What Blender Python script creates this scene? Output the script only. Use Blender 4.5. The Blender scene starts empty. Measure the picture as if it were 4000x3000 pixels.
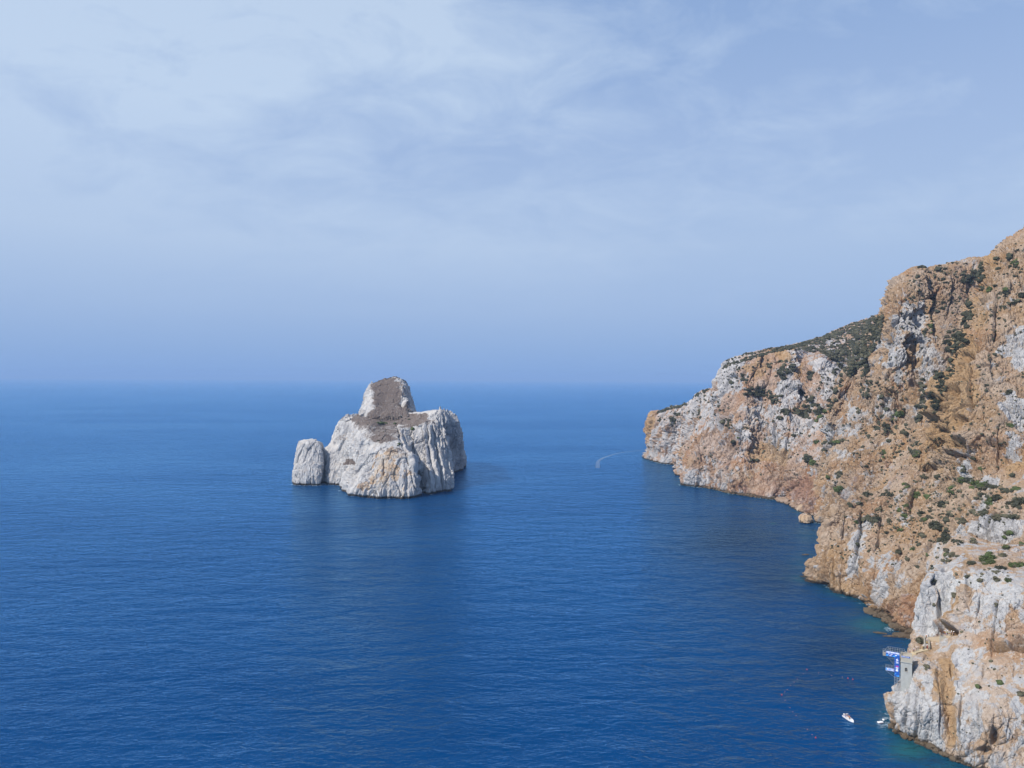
import bpy, bmesh, math, random
import numpy as np
from mathutils import Vector, Matrix
from mathutils.bvhtree import BVHTree

S = bpy.context.scene
COL = S.collection
R = math.radians

# ------------------------------------------------------------------ camera, world, sun, exposure
FPX, CX, CY = 2773.0, 2000.0, 1500.0        # focal length and centre in pixels of the 4000 x 3000 photograph
CAM = np.array([0.0, 0.0, 130.0])           # a drone 130 m above the sea
PITCH, ROLL = 20.0 / FPX, 0.005
_right = np.array([1, 0, ROLL]); _right /= np.linalg.norm(_right)
_fwd = np.array([0, math.cos(PITCH), -math.sin(PITCH)])
_fwd -= _right * _fwd.dot(_right); _fwd /= np.linalg.norm(_fwd)
_up = np.cross(_right, _fwd)

cam_data = bpy.data.cameras.new('camera')
cam_data.sensor_width = 36.0
cam_data.lens = 36.0 * FPX / 4000.0
cam_data.clip_start, cam_data.clip_end = 1.0, 150000.0
cam = bpy.data.objects.new('camera', cam_data)
cam.matrix_world = Matrix(((_right[0], _up[0], -_fwd[0], CAM[0]), (_right[1], _up[1], -_fwd[1], CAM[1]),
                           (_right[2], _up[2], -_fwd[2], CAM[2]), (0, 0, 0, 1)))
COL.objects.link(cam)
S.camera = cam

SUN_DIR = Vector((-0.68, -0.33, 0.74)).normalized()      # towards the sun: left of and behind the camera
sun_data = bpy.data.lights.new('sun', 'SUN')
sun_data.energy = 4.5
sun_data.angle = R(1.0)
sun_data.color = (1.0, 0.93, 0.84)
sun = bpy.data.objects.new('sun', sun_data)
sun.rotation_euler = SUN_DIR.to_track_quat('Z', 'Y').to_euler()
sun.location = (-300, -200, 500)
COL.objects.link(sun)

world = bpy.data.worlds.new('World')
S.world = world
world.use_nodes = True
wn, wl = world.node_tree.nodes, world.node_tree.links
wn.clear()


def wnode(t, **kw):
    n = wn.new(t)
    for k, v in kw.items():
        setattr(n, k, v)
    return n


def wmath(op, a, b=None, c=None, clamp=False):
    n = wn.new('ShaderNodeMath'); n.operation = op; n.use_clamp = clamp
    for i, v in enumerate((a, b, c)):
        if v is None:
            continue
        if isinstance(v, (int, float)):
            n.inputs[i].default_value = v
        else:
            wl.new(v, n.inputs[i])
    return n.outputs[0]


sky = wnode('ShaderNodeTexSky', sky_type='NISHITA', sun_disc=False)
sky.sun_elevation = math.asin(SUN_DIR.z)
sky.sun_rotation = math.atan2(SUN_DIR.x, SUN_DIR.y)
sky.altitude = 100.0
sky.air_density, sky.dust_density, sky.ozone_density = 1.0, 0.6, 3.0
tc = wnode('ShaderNodeTexCoord')
sep = wnode('ShaderNodeSeparateXYZ')
wl.new(tc.outputs['Generated'], sep.inputs[0])
gx, gy, gz = sep.outputs
zc = wmath('MAXIMUM', gz, 0.0)
den = wmath('ADD', zc, 0.34)
px_ = wmath('DIVIDE', gx, den)
py_ = wmath('DIVIDE', gy, den)
comb = wnode('ShaderNodeCombineXYZ')
wl.new(px_, comb.inputs[0]); wl.new(py_, comb.inputs[1])
n1 = wnode('ShaderNodeTexNoise'); n1.inputs['Scale'].default_value = 1.25
n1.inputs['Detail'].default_value = 9.0; n1.inputs['Roughness'].default_value = 0.52
n1.inputs['Distortion'].default_value = 0.35
mp = wnode('ShaderNodeMapping'); mp.inputs['Location'].default_value = (3.1, 1.7, 0.4)
mp.inputs['Rotation'].default_value = (0, 0, 0.5); mp.inputs['Scale'].default_value = (0.9, 1.3, 1)
wl.new(comb.outputs[0], mp.inputs[0]); wl.new(mp.outputs[0], n1.inputs['Vector'])
n2 = wnode('ShaderNodeTexNoise'); n2.inputs['Scale'].default_value = 5.0
n2.inputs['Detail'].default_value = 9.0; n2.inputs['Roughness'].default_value = 0.62; n2.inputs['Distortion'].default_value = 0.5
wl.new(mp.outputs[0], n2.inputs['Vector'])
cl = wmath('MULTIPLY_ADD', n2.outputs['Fac'], 0.75, wmath('MULTIPLY_ADD', n1.outputs['Fac'], 1.0, -0.375))
cl = wmath('MULTIPLY_ADD', wmath('MAXIMUM', gx, -0.6), -0.30, cl)
cl = wmath('MULTIPLY', wmath('SUBTRACT', cl, 0.345), 3.0, clamp=True)     # 0 blue veil .. 1 white cloud
high = wmath('MULTIPLY', wmath('SUBTRACT', zc, 0.02), 3.2, clamp=True)
cl = wmath('MULTIPLY', cl, high)


def wramp(stops):
    r = wnode('ShaderNodeValToRGB'); r.color_ramp.interpolation = 'LINEAR'
    el = r.color_ramp.elements
    el[0].position, el[0].color = stops[0][0], (*stops[0][1], 1)
    el[1].position, el[1].color = stops[-1][0], (*stops[-1][1], 1)
    for q_, c_ in stops[1:-1]:
        e_ = el.new(q_); e_.color = (*c_, 1)
    wl.new(zc, r.inputs[0])
    return r.outputs[0]


veil_blue = wramp([(0.0, (0.235, 0.385, 0.685)), (0.04, (0.285, 0.43, 0.70)), (0.09, (0.345, 0.48, 0.725)), (0.18, (0.41, 0.54, 0.765)), (0.32, (0.375, 0.51, 0.775)), (0.45, (0.32, 0.47, 0.77)), (0.85, (0.15, 0.31, 0.66))])
veil_white = wramp([(0.0, (0.245, 0.395, 0.69)), (0.04, (0.305, 0.445, 0.71)), (0.09, (0.385, 0.52, 0.745)), (0.18, (0.49, 0.615, 0.80)), (0.45, (0.54, 0.67, 0.86))])
mixv = wnode('ShaderNodeMix', data_type='RGBA')
wl.new(cl, mixv.inputs[0]); wl.new(veil_blue, mixv.inputs[6]); wl.new(veil_white, mixv.inputs[7])
vs = wnode('ShaderNodeVectorMath', operation='SCALE'); vs.inputs['Scale'].default_value = 10.0
wl.new(mixv.outputs[2], vs.inputs[0])
low = wmath('SUBTRACT', 1.0, wmath('MULTIPLY', zc, 2.2, clamp=True))
veil = wmath('MULTIPLY_ADD', low, 0.30, wmath('MULTIPLY_ADD', cl, 0.14, 0.76), clamp=True)
mixs = wnode('ShaderNodeMix', data_type='RGBA')
wl.new(veil, mixs.inputs[0]); wl.new(sky.outputs[0], mixs.inputs[6]); wl.new(vs.outputs[0], mixs.inputs[7])
bg = wnode('ShaderNodeBackground'); bg.inputs['Strength'].default_value = 0.087
wl.new(mixs.outputs[2], bg.inputs[0])
wo = wnode('ShaderNodeOutputWorld'); wl.new(bg.outputs[0], wo.inputs[0])

S.view_settings.view_transform = 'Standard'
S.view_settings.look = 'None'
S.view_settings.gamma = 1.0
S.view_settings.use_curve_mapping = False
S.view_settings.exposure = 0.25
S.render.film_transparent = False

rng = np.random.default_rng(7)
random.seed(7)

# ------------------------------------------------------------------ picture geometry


def ray(px, py):
    d = _fwd + _right * ((px - CX) / FPX) - _up * ((py - CY) / FPX)
    return d


def P(px, py, d):
    """World point seen at (px, py) of the photograph, d metres forward of the camera."""
    r = ray(px, py)
    return CAM + r * (d / r[1])


def W(px, py, z=0.0):
    """Point of the sea surface seen at (px, py)."""
    r = ray(px, py)
    return CAM + r * ((z - CAM[2]) / r[2])


def p(x, y, z):
    return np.array([x, y, z], float)


def project(V):
    q = V - CAM
    f = q @ _fwd
    return CX + FPX * (q @ _right) / f, CY - FPX * (q @ _up) / f


# ------------------------------------------------------------------ noise in numpy
def _hash(ix, iy, iz, seed):
    h = (ix.astype(np.uint32) * np.uint32(374761393) + iy.astype(np.uint32) * np.uint32(668265263)
         + iz.astype(np.uint32) * np.uint32(2246822519) + np.uint32(seed * 974711 & 0xffffffff))
    h = (h ^ (h >> np.uint32(13))) * np.uint32(1274126177)
    return h ^ (h >> np.uint32(16))


def vnoise(q, seed=0):
    """Smooth value noise, about -1..1."""
    i = np.floor(q).astype(np.int32)
    f = (q - i).astype(np.float32)
    f = f * f * (3 - 2 * f)
    out = 0
    for dx in (0, 1):
        wx = f[:, 0] if dx else 1 - f[:, 0]
        for dy in (0, 1):
            wy = f[:, 1] if dy else 1 - f[:, 1]
            for dz in (0, 1):
                wz = f[:, 2] if dz else 1 - f[:, 2]
                h = _hash(i[:, 0] + dx, i[:, 1] + dy, i[:, 2] + dz, seed)
                out = out + wx * wy * wz * (h.astype(np.float32) * np.float32(2.0 / 4294967295.0) - 1)
    return out


def fbm(q, oct=4, seed=0, gain=0.5):
    a, s, t = 1.0, 0, 0
    for k in range(oct):
        s = s + a * vnoise(q * (2.03 ** k) + 17.3 * k, seed + k)
        t += a; a *= gain
    return s / t * 1.6


def ridged(q, oct=3, seed=0):
    a, s, t = 1.0, 0, 0
    for k in range(oct):
        s = s + a * (1 - 2 * np.abs(vnoise(q * (2.07 ** k) + 9.1 * k, seed + k)))
        t += a; a *= 0.5
    return s / t


def cells(q, seed=0):
    """Blocky cells: a random value per cell and the gap between nearest and second nearest."""
    b = np.floor(q - 0.5).astype(np.int32)
    f1 = np.full(len(q), 9.0, np.float32); f2 = f1.copy(); val = np.zeros(len(q), np.float32)
    for dx in (0, 1):
        for dy in (0, 1):
            for dz in (0, 1):
                cx, cy, cz = b[:, 0] + dx, b[:, 1] + dy, b[:, 2] + dz
                h = _hash(cx, cy, cz, seed)
                jx = (h & 1023) / 1023.0; jy = ((h >> np.uint32(10)) & 1023) / 1023.0; jz = ((h >> np.uint32(20)) & 1023) / 1023.0
                d = (q[:, 0] - cx - 0.15 - 0.7 * jx) ** 2 + (q[:, 1] - cy - 0.15 - 0.7 * jy) ** 2 + (q[:, 2] - cz - 0.15 - 0.7 * jz) ** 2
                d = np.sqrt(d).astype(np.float32)
                hv = (_hash(cx, cy, cz, seed + 5) & np.uint32(65535)).astype(np.float32) / 65535.0
                near = d < f1
                f2 = np.where(near, f1, np.minimum(f2, d))
                val = np.where(near, hv, val)
                f1 = np.where(near, d, f1)
    return val, f2 - f1


# ------------------------------------------------------------------ lofted rock bodies
def pchip(t, y, ts):
    """Monotone cubic through y (n, ...) at t (n,), evaluated at ts."""
    t = np.asarray(t, float); y = np.asarray(y, float)
    n = len(t)
    if n == 2:
        w = ((ts - t[0]) / (t[1] - t[0])).reshape((-1,) + (1,) * (y.ndim - 1))
        return y[0] * (1 - w) + y[1] * w
    sh = (-1,) + (1,) * (y.ndim - 1)
    h = np.diff(t).reshape(sh)
    dl = np.diff(y, axis=0) / h
    m = np.zeros_like(y)
    w1 = 2 * h[1:] + h[:-1]; w2 = h[1:] + 2 * h[:-1]
    same = dl[:-1] * dl[1:] > 0
    with np.errstate(all='ignore'):
        hm = (w1 + w2) / (w1 / dl[:-1] + w2 / dl[1:])
    m[1:-1] = np.where(same, hm, 0)
    m[0], m[-1] = dl[0], dl[-1]
    k = np.clip(np.searchsorted(t, ts, side='right') - 1, 0, n - 2)
    hh = h[k]
    s = ((ts - t[k]) / (t[k + 1] - t[k])).reshape(sh)
    return (y[k] * (1 + 2 * s) * (1 - s) ** 2 + hh * m[k] * s * (1 - s) ** 2
            + y[k + 1] * s * s * (3 - 2 * s) + hh * m[k + 1] * s * s * (s - 1))


def loft(columns, nu, nv, closed=False, even=True):
    """columns: lists of (t, point). Returns a grid (nv, nu, 3), denser where it shows larger in the picture."""
    def evaluate(us, ts):
        rows = []
        for c in columns:
            rows.append(pchip([a for a, _ in c], np.array([b for _, b in c]), ts))     # (T,3)
        A = np.array(rows)                                                         # (C,T,3)
        C = len(columns)
        if closed:
            A = np.concatenate([A[-3:], A, A[:3]])
            uu = np.arange(-3, C + 3, dtype=float)
        else:
            uu = np.arange(C, dtype=float)
        return pchip(uu, A, us).transpose(1, 0, 2)                                   # (T,U,3)
    C = len(columns)
    umax = C if closed else C - 1
    u0 = np.linspace(0, umax, 241); t0 = np.linspace(columns[0][0][0], 1, 241)
    G = evaluate(u0, t0)
    X, Y = project(G.reshape(-1, 3)); X = X.reshape(241, 241); Y = Y.reshape(241, 241)
    du = np.hypot(np.diff(X, axis=1), np.diff(Y, axis=1)).mean(0) + 0.3
    dv = np.hypot(np.diff(X, axis=0), np.diff(Y, axis=0)).mean(1) + 0.3
    cu = np.concatenate([[0], np.cumsum(du)]); cv = np.concatenate([[0], np.cumsum(dv)])
    us = np.interp(np.linspace(0, cu[-1], nu), cu, u0)
    ts = np.interp(np.linspace(0, cv[-1], nv), cv, t0)
    return evaluate(us, ts)


def grid_normals(G):
    gu = np.gradient(G, axis=1); gv = np.gradient(G, axis=0)
    n = np.cross(gu, gv)
    l = np.linalg.norm(n, axis=2, keepdims=True)
    return n / np.maximum(l, 1e-6)


def grid_mesh(name, G, attrs=None, flat=True):
    nv, nu = G.shape[:2]
    idx = np.arange(nv * nu).reshape(nv, nu)
    a = idx[:-1, :-1].ravel(); b = idx[:-1, 1:].ravel(); c = idx[1:, 1:].ravel(); d = idx[1:, :-1].ravel()
    faces = np.stack([a, b, c, d], 1)
    me = bpy.data.meshes.new(name)
    me.vertices.add(nv * nu)
    me.vertices.foreach_set('co', G.reshape(-1).astype(np.float32))
    me.loops.add(len(faces) * 4)
    me.loops.foreach_set('vertex_index', faces.ravel().astype(np.int32))
    me.polygons.add(len(faces))
    me.polygons.foreach_set('loop_start', (np.arange(len(faces)) * 4).astype(np.int32))
    me.update(calc_edges=True)
    for k, v in (attrs or {}).items():
        at = me.attributes.new(k, 'FLOAT', 'POINT')
        at.data.foreach_set('value', np.asarray(v, np.float32).ravel())
    me.validate()
    if flat:
        me.polygons.foreach_set('use_smooth', [False] * len(me.polygons))
    return me


def paint(base, X, Y, blobs):
    """Rock type per vertex: blobs are (px, py, rx, ry, value) in the photograph's pixels."""
    v = np.full(X.shape, base, np.float32)
    for (bx, by, rx, ry, val) in blobs:
        r = np.hypot((X - bx) / rx, (Y - by) / ry)
        w = np.clip((1.25 - r) / 0.5, 0, 1)
        w = w * w * (3 - 2 * w)
        v = v * (1 - w) + val * w
    return v


def crease(V, X, Y, line, dep, step, wd):
    """A gully traced down the face: cut dep metres deep, the rock on its left standing step metres proud."""
    n = V.astype(np.float32)
    x = X + 0.7 * wd * vnoise(n / 14.0, 201) + 0.4 * wd * vnoise(n / 5.0, 202)
    y = Y + 0.7 * wd * vnoise(n / 14.0, 203)
    best = np.full(X.shape, 1e9); side = np.zeros(X.shape)
    for (x0, y0), (x1, y1) in zip(line[:-1], line[1:]):
        dx, dy = x1 - x0, y1 - y0
        t = np.clip(((x - x0) * dx + (y - y0) * dy) / (dx * dx + dy * dy), 0, 1)
        ds = np.hypot(x - x0 - t * dx, y - y0 - t * dy)
        sd = np.sign((x - x0) * dy - (y - y0) * dx)         # -1 left of a line drawn downwards
        side = np.where(ds < best, sd, side); best = np.minimum(best, ds)
    (xa, ya), (xb, yb) = line[0], line[-1]
    along = ((X - xa) * (xb - xa) + (Y - ya) * (yb - ya)) / ((xb - xa) ** 2 + (yb - ya) ** 2)
    fade = np.clip(along / 0.25, 0, 1) * np.clip((1 - along) / 0.25, 0, 1)
    brk = np.clip(0.55 + 1.3 * vnoise(n / 11.0, 204), 0.0, 1.25) * (0.15 + 0.85 * fade)
    wv = wd * (1 + 0.6 * vnoise(n / 8.0, 205))
    return (-dep * np.exp(-(best / (0.5 * wv)) ** 2) + np.where(side < 0, step, -0.25 * step) * np.exp(-best / (2.4 * wd))) * brk


ROCK_GRIDS = []       # displaced grids, for resting shrubs and people on them


def rock(name, columns, nu, nv, closed=False, flip=False, amp=1.0, size=1.0, flute=0.0, white=0.5, whites=(), reds=(), drys=(), golds=(),
         strata=0.0, seed=1, extra=None, blur=1.0, flecks=1.0, fineflute=0.0, zs=0.5, creases=(), small=1.0, warpk=0.6):
    G = loft(columns, nu, nv, closed)
    N = grid_normals(G)
    if flip:
        N = -N
    sh = G.shape
    V = G.reshape(-1, 3); Nn = N.reshape(-1, 3)
    X, Y = project(V)
    q = V.astype(np.float32) / size
    warp = np.stack([vnoise(q / 11.0, seed + 50), vnoise(q / 11.0, seed + 51), vnoise(q / 11.0, seed + 52)], 1) * 2.5 * warpk
    qs = (q + warp) * np.array([1, 1, zs], np.float32)
    steep = np.clip(1.15 - np.abs(Nn[:, 2]), 0.25, 1)
    rough = small * (0.55 + 0.75 * np.clip(vnoise(q / 24.0, seed + 80) + 0.4, 0, 1.2))         # smooth slabs beside broken ground
    d = 6.0 * fbm(q / 50.0, 3, seed) + 5.0 * ridged(qs / 21.0, 2, seed + 9)
    v0, g0 = cells(qs / 17.0, seed + 15)
    v1, g1 = cells(qs / 7.5, seed + 21)
    v2, g2 = cells(qs / 3.1, seed + 31)
    d += (v0 - 0.5) * 7.5 - 3.0 * np.exp(-g0 / 0.05)
    d += ((v1 - 0.5) * 4.8 - 2.8 * np.exp(-g1 / 0.08)) * rough
    d += ((v2 - 0.5) * 3.2 - 2.1 * np.exp(-g2 / 0.10)) * rough
    d += 2.2 * fbm(qs / 2.6, 3, seed + 41, 0.6) * rough
    if strata:
        zz = q[:, 2] + 0.35 * q[:, 0] + 3.5 * vnoise(q / 20.0, seed + 60)
        d += strata * (np.abs(((zz / 5.2) % 1.0) - 0.5) * 3.0 - 0.75)
    if flute:
        qf = (q + 0.5 * warp) * np.array([1, 1, 0.06], np.float32)
        d += flute * (ridged(qf / 9.0, 2, seed + 70) * 1.5 + 0.6 * ridged(qf / 3.0, 2, seed + 75))
    d = d - (d * steep).mean() / steep.mean()
    if fineflute:
        qf = (q + 0.8 * warp) * np.array([1, 1, 0.10], np.float32)
        d += fineflute * (1.6 * ridged(qf / 4.2, 2, seed + 110) + 1.1 * ridged(qf / 1.7, 2, seed + 115) - 0.6)
    d = d * amp * size * steep
    for line, dep, step, wd in creases:
        d = d + crease(V, X, Y, line, dep, step, wd)
    if extra is not None:
        d = d + extra(V, X, Y)
    d = d * np.clip((V[:, 2] + 14) / 16.0, 0.35, 1.0)
    D = (V + Nn * d[:, None]).reshape(sh)
    if closed:
        D[:, -1] = D[:, 0]
        D[-1] = D[-1].mean(0)
    # the patches of one rock in another have ragged edges
    k = blur
    Xw = X + k * (26 * vnoise(q / 13.0, seed + 90) + 15 * vnoise(q / 5.0, seed + 91) + 8 * vnoise(q / 2.2, seed + 92))
    Yw = Y + k * (30 * vnoise(q / 15.0, seed + 93) + 18 * vnoise(qs / 5.0, seed + 94) + 9 * vnoise(q / 2.2, seed + 95))
    fleck = 0.34 * fbm(qs / 7.0, 4, seed + 96, 0.7) * flecks
    wp = paint(white, Xw, Yw, whites) + fleck
    at = {'white': wp, 'red': paint(0.0, Xw, Yw, reds), 'gold': paint(0.0, Xw, Yw, golds), 'dry': paint(0.0, X + 0.4 * (Xw - X), Y + 0.25 * (Yw - Y), drys)}
    me = grid_mesh(name, D, at)
    ROCK_GRIDS.append(D)
    return me


# ------------------------------------------------------------------ materials
class NT:
    def __init__(self, name):
        self.m = bpy.data.materials.new(name); self.m.use_nodes = True
        self.n = self.m.node_tree.nodes; self.l = self.m.node_tree.links
        self.n.clear()
        self.out = self.n.new('ShaderNodeOutputMaterial')
        self.b = self.n.new('ShaderNodeBsdfPrincipled')
        self.l.new(self.b.outputs[0], self.out.inputs[0])

    def put(self, sock, v):
        if isinstance(v, bpy.types.NodeSocket):
            self.l.new(v, sock)
        elif isinstance(v, (tuple, list)) and len(v) == 3 and sock.type == 'RGBA':
            sock.default_value = (*v, 1)
        else:
            sock.default_value = v

    def math(self, op, a, b=None, c=None, clamp=False):
        n = self.n.new('ShaderNodeMath'); n.operation = op; n.use_clamp = clamp
        for i, v in enumerate((a, b, c)):
            if v is not None:
                self.put(n.inputs[i], v)
        return n.outputs[0]

    def mix(self, f, a, b, blend='MIX'):
        n = self.n.new('ShaderNodeMix'); n.data_type = 'RGBA'; n.blend_type = blend
        self.put(n.inputs[0], f); self.put(n.inputs[6], a); self.put(n.inputs[7], b)
        return n.outputs[2]

    def pos(self):
        g = self.n.new('ShaderNodeNewGeometry')
        return g.outputs['Position'], g.outputs['Normal']

    def mapped(self, vec, scale=(1, 1, 1), rot=(0, 0, 0), loc=(0, 0, 0)):
        n = self.n.new('ShaderNodeMapping')
        n.inputs['Scale'].default_value = scale; n.inputs['Rotation'].default_value = rot; n.inputs['Location'].default_value = loc
        self.l.new(vec, n.inputs[0])
        return n.outputs[0]

    def noise(self, vec, scale, detail=4.0, rough=0.55, dist=0.0):
        n = self.n.new('ShaderNodeTexNoise')
        n.inputs['Scale'].default_value = scale; n.inputs['Detail'].default_value = detail
        n.inputs['Roughness'].default_value = rough; n.inputs['Distortion'].default_value = dist
        self.l.new(vec, n.inputs['Vector'])
        return n.outputs['Fac']

    def attr(self, name):
        n = self.n.new('ShaderNodeAttribute'); n.attribute_name = name
        return n.outputs['Fac']

    def step(self, v, lo, hi):
        n = self.n.new('ShaderNodeMapRange'); n.interpolation_type = 'SMOOTHSTEP'
        self.put(n.inputs[0], v); n.inputs[1].default_value = lo; n.inputs[2].default_value = hi
        return n.outputs[0]

    def bump(self, h, strength, dist):
        n = self.n.new('ShaderNodeBump')
        n.inputs['Strength'].default_value = strength; n.inputs['Distance'].default_value = dist
        self.l.new(h, n.inputs['Height'])
        self.l.new(n.outputs[0], self.b.inputs['Normal'])
        return n


def simple(name, col, rough=0.6, metal=0.0, var=0.15, scale=1.5, alpha=None):
    t = NT(name)
    pos, _ = t.pos()
    f = t.noise(pos, scale, 4.0)
    c = t.mix(f, tuple(x * (1 - var) for x in col), tuple(min(1, x * (1 + var)) for x in col))
    t.put(t.b.inputs['Base Color'], c)
    t.b.inputs['Roughness'].default_value = rough
    t.b.inputs['Metallic'].default_value = metal
    return t.m


def rock_material(name, scale=1.0, ochre=(0.40, 0.272, 0.172), ochre2=(0.40, 0.305, 0.235), pale=(0.47, 0.46, 0.455),
                  grey=(0.34, 0.335, 0.345), red=(0.25, 0.14, 0.10), dry=(0.175, 0.138, 0.115), stain=(0.42, 0.27, 0.14), wet=2.0, mottle=0.34):
    t = NT(name)
    pos, nor = t.pos()
    white, redm, drym = t.attr('white'), t.attr('red'), t.attr('dry')
    nbig = t.noise(pos, 0.035 / scale, 5.0, 0.6, 0.4)
    vert = t.mapped(pos, (1, 1, 0.28))
    nmid = t.noise(vert, 0.13 / scale, 6.0, 0.62, 0.5)
    streak = t.noise(t.mapped(pos, (1, 1, 0.07)), 0.30 / scale, 5.0, 0.6, 0.2)
    fine = t.noise(pos, 0.75 / scale, 6.0, 0.7, 0.3)
    speck = t.noise(t.mapped(pos, (1, 1, 0.6), (0.5, 0.2, 0.1)), 0.42 / scale, 4.0, 0.6, 0.8)
    oc = t.mix(t.step(nbig, 0.36, 0.66), ochre, ochre2)
    gold = t.noise(t.mapped(pos, (1, 1, 0.5), (0.3, 0.1, 0.7)), 0.018 / scale, 4.0, 0.6, 0.6)
    oc = t.mix(t.math('MULTIPLY', t.step(gold, 0.50, 0.66), 0.7), oc, tuple(x * y for x, y in zip(ochre, (0.98, 0.80, 0.66))))
    oc = t.mix(t.step(speck, 0.52, 0.68), oc, tuple(min(0.6, x * 1.22) for x in ochre2))
    oc = t.mix(t.math('MULTIPLY', t.step(streak, 0.53, 0.70), 0.5), oc, tuple(x * 0.6 for x in ochre2))
    wh = t.mix(t.step(nmid, 0.38, 0.64), pale, grey)
    wh = t.mix(t.math('MULTIPLY', t.step(streak, 0.58, 0.72), 0.6), wh, stain)
    wh = t.mix(t.math('MULTIPLY', t.step(nbig, 0.56, 0.70), 0.35), wh, ochre2)
    w = t.math('MULTIPLY_ADD', t.math('SUBTRACT', nmid, 0.5), 1.7, white)
    w = t.math('MULTIPLY_ADD', t.math('SUBTRACT', fine, 0.5), 0.7, w)
    c = t.mix(t.step(w, 0.40, 0.64), oc, wh)
    r = t.math('MULTIPLY_ADD', t.math('SUBTRACT', nmid, 0.5), 1.2, redm)
    c = t.mix(t.math('MULTIPLY', t.step(r, 0.30, 0.85), 0.85), c, red)
    g_ = t.math('MULTIPLY_ADD', t.math('SUBTRACT', nmid, 0.5), 1.3, t.attr('gold'))
    c = t.mix(t.math('MULTIPLY', t.step(g_, 0.30, 0.75), 0.85), c, t.mix(speck, (0.29, 0.178, 0.085), (0.41, 0.28, 0.16)))
    d = t.math('MULTIPLY_ADD', t.math('SUBTRACT', fine, 0.5), 2.6, drym)
    d = t.math('MULTIPLY_ADD', t.math('SUBTRACT', nmid, 0.5), 0.9, d)
    c = t.mix(t.step(d, 0.28, 0.74), c, t.mix(fine, dry, tuple(x * 1.5 for x in dry)))
    # dark mottles scattered by noise for contrast, and small dry tufts
    mottle_fac = t.math('MULTIPLY', t.step(fine, 0.56, 0.68), mottle)
    c = t.mix(mottle_fac, c, t.mix(0.25, (0.085, 0.075, 0.062), c))
    c = t.mix(t.math('MULTIPLY', t.step(speck, 0.36, 0.24), 0.45), c, t.mix(0.4, (0.11, 0.09, 0.075), c))
    # weed and wet rock at the waterline
    sx = t.n.new('ShaderNodeSeparateXYZ'); t.l.new(pos, sx.inputs[0])
    lvl = t.math('MULTIPLY_ADD', t.math('SUBTRACT', nmid, 0.5), 3.0, sx.outputs[2])
    c = t.mix(t.step(lvl, wet, wet * 0.35), c, (0.055, 0.045, 0.035))
    t.put(t.b.inputs['Base Color'], c)
    t.b.inputs['Roughness'].default_value = 0.95
    t.b.inputs['Specular IOR Level'].default_value = 0.15
    vo = t.n.new('ShaderNodeTexVoronoi'); vo.feature = 'DISTANCE_TO_EDGE'; vo.inputs['Scale'].default_value = 0.16 / scale
    wv = t.n.new('ShaderNodeVectorMath'); wv.operation = 'MULTIPLY_ADD'
    nv = t.n.new('ShaderNodeTexNoise'); nv.inputs['Scale'].default_value = 0.35 / scale; t.l.new(pos, nv.inputs['Vector'])
    t.l.new(nv.outputs['Color'], wv.inputs[0]); wv.inputs[1].default_value = (3 * scale, 3 * scale, 3 * scale); t.l.new(vert, wv.inputs[2])
    t.l.new(wv.outputs[0], vo.inputs['Vector'])
    crack = t.step(vo.outputs['Distance'], 0.0, 0.07)
    h = t.math('MULTIPLY_ADD', fine, 1.6, t.math('MULTIPLY', nmid, 2.4))
    h = t.math('MULTIPLY_ADD', crack, 0.35, h)
    t.bump(h, 1.0, 0.8 * scale)
    return t.m


M_FAR = rock_material('far_limestone', 1.0, ochre=(0.31, 0.195, 0.12), ochre2=(0.39, 0.30, 0.245), pale=(0.48, 0.465, 0.46), grey=(0.345, 0.335, 0.34), wet=3.0, mottle=0.40)
M_MID = rock_material('ochre_dolomite', 0.85, ochre=(0.305, 0.198, 0.112), ochre2=(0.37, 0.285, 0.215), pale=(0.45, 0.44, 0.435), grey=(0.34, 0.335, 0.34), wet=2.6, mottle=0.42)
M_NEAR = rock_material('near_limestone', 0.5, ochre=(0.34, 0.235, 0.15), ochre2=(0.40, 0.325, 0.265), pale=(0.46, 0.455, 0.45), grey=(0.355, 0.35, 0.355), wet=2.1, mottle=0.26)
M_ISLE = rock_material('islet_limestone', 0.8, pale=(0.52, 0.505, 0.49), grey=(0.385, 0.375, 0.375), ochre=(0.44, 0.31, 0.20),
                       ochre2=(0.46, 0.40, 0.335), dry=(0.118, 0.094, 0.082), wet=3.4, mottle=0.30)

# ------------------------------------------------------------------ object helpers


def tag(o, label=None, cat=None, group=None, kind=None):
    if label: o['label'] = label
    if cat: o['category'] = cat
    if group: o['group'] = group
    if kind: o['kind'] = kind
    return o


def obj(name, me, mat=None, parent=None):
    if mat is not None and not me.materials:
        me.materials.append(mat)
    o = bpy.data.objects.new(name, me); COL.objects.link(o)
    if parent is not None:
        o.parent = parent
    return o


def empty(name, loc=(0, 0, 0), rz=0.0):
    o = bpy.data.objects.new(name, None); COL.objects.link(o)
    o.location = loc; o.rotation_euler = (0, 0, rz)
    o.empty_display_size = 0.5
    return o


def bm_mesh(name, bm):
    bmesh.ops.recalc_face_normals(bm, faces=bm.faces)
    me = bpy.data.meshes.new(name); bm.to_mesh(me); bm.free()
    return me


def add_box(bm, c, s, rz=0.0, bevel=0.0):
    m = Matrix.Translation(c) @ Matrix.Rotation(rz, 4, 'Z') @ Matrix.Diagonal((*s, 1))
    r = bmesh.ops.create_cube(bm, size=1.0, matrix=m)
    if bevel:
        es = list({e for v in r['verts'] for e in v.link_edges})
        bmesh.ops.bevel(bm, geom=es, offset=bevel, segments=1, affect='EDGES')


def add_bar(bm, a, b, r=0.03, n=5):
    a, b = Vector(a), Vector(b)
    d = b - a
    m = Matrix.Translation((a + b) / 2) @ d.to_track_quat('Z', 'Y').to_matrix().to_4x4()
    bmesh.ops.create_cone(bm, cap_ends=True, segments=n, radius1=r, radius2=r, depth=d.length, matrix=m)


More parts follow.
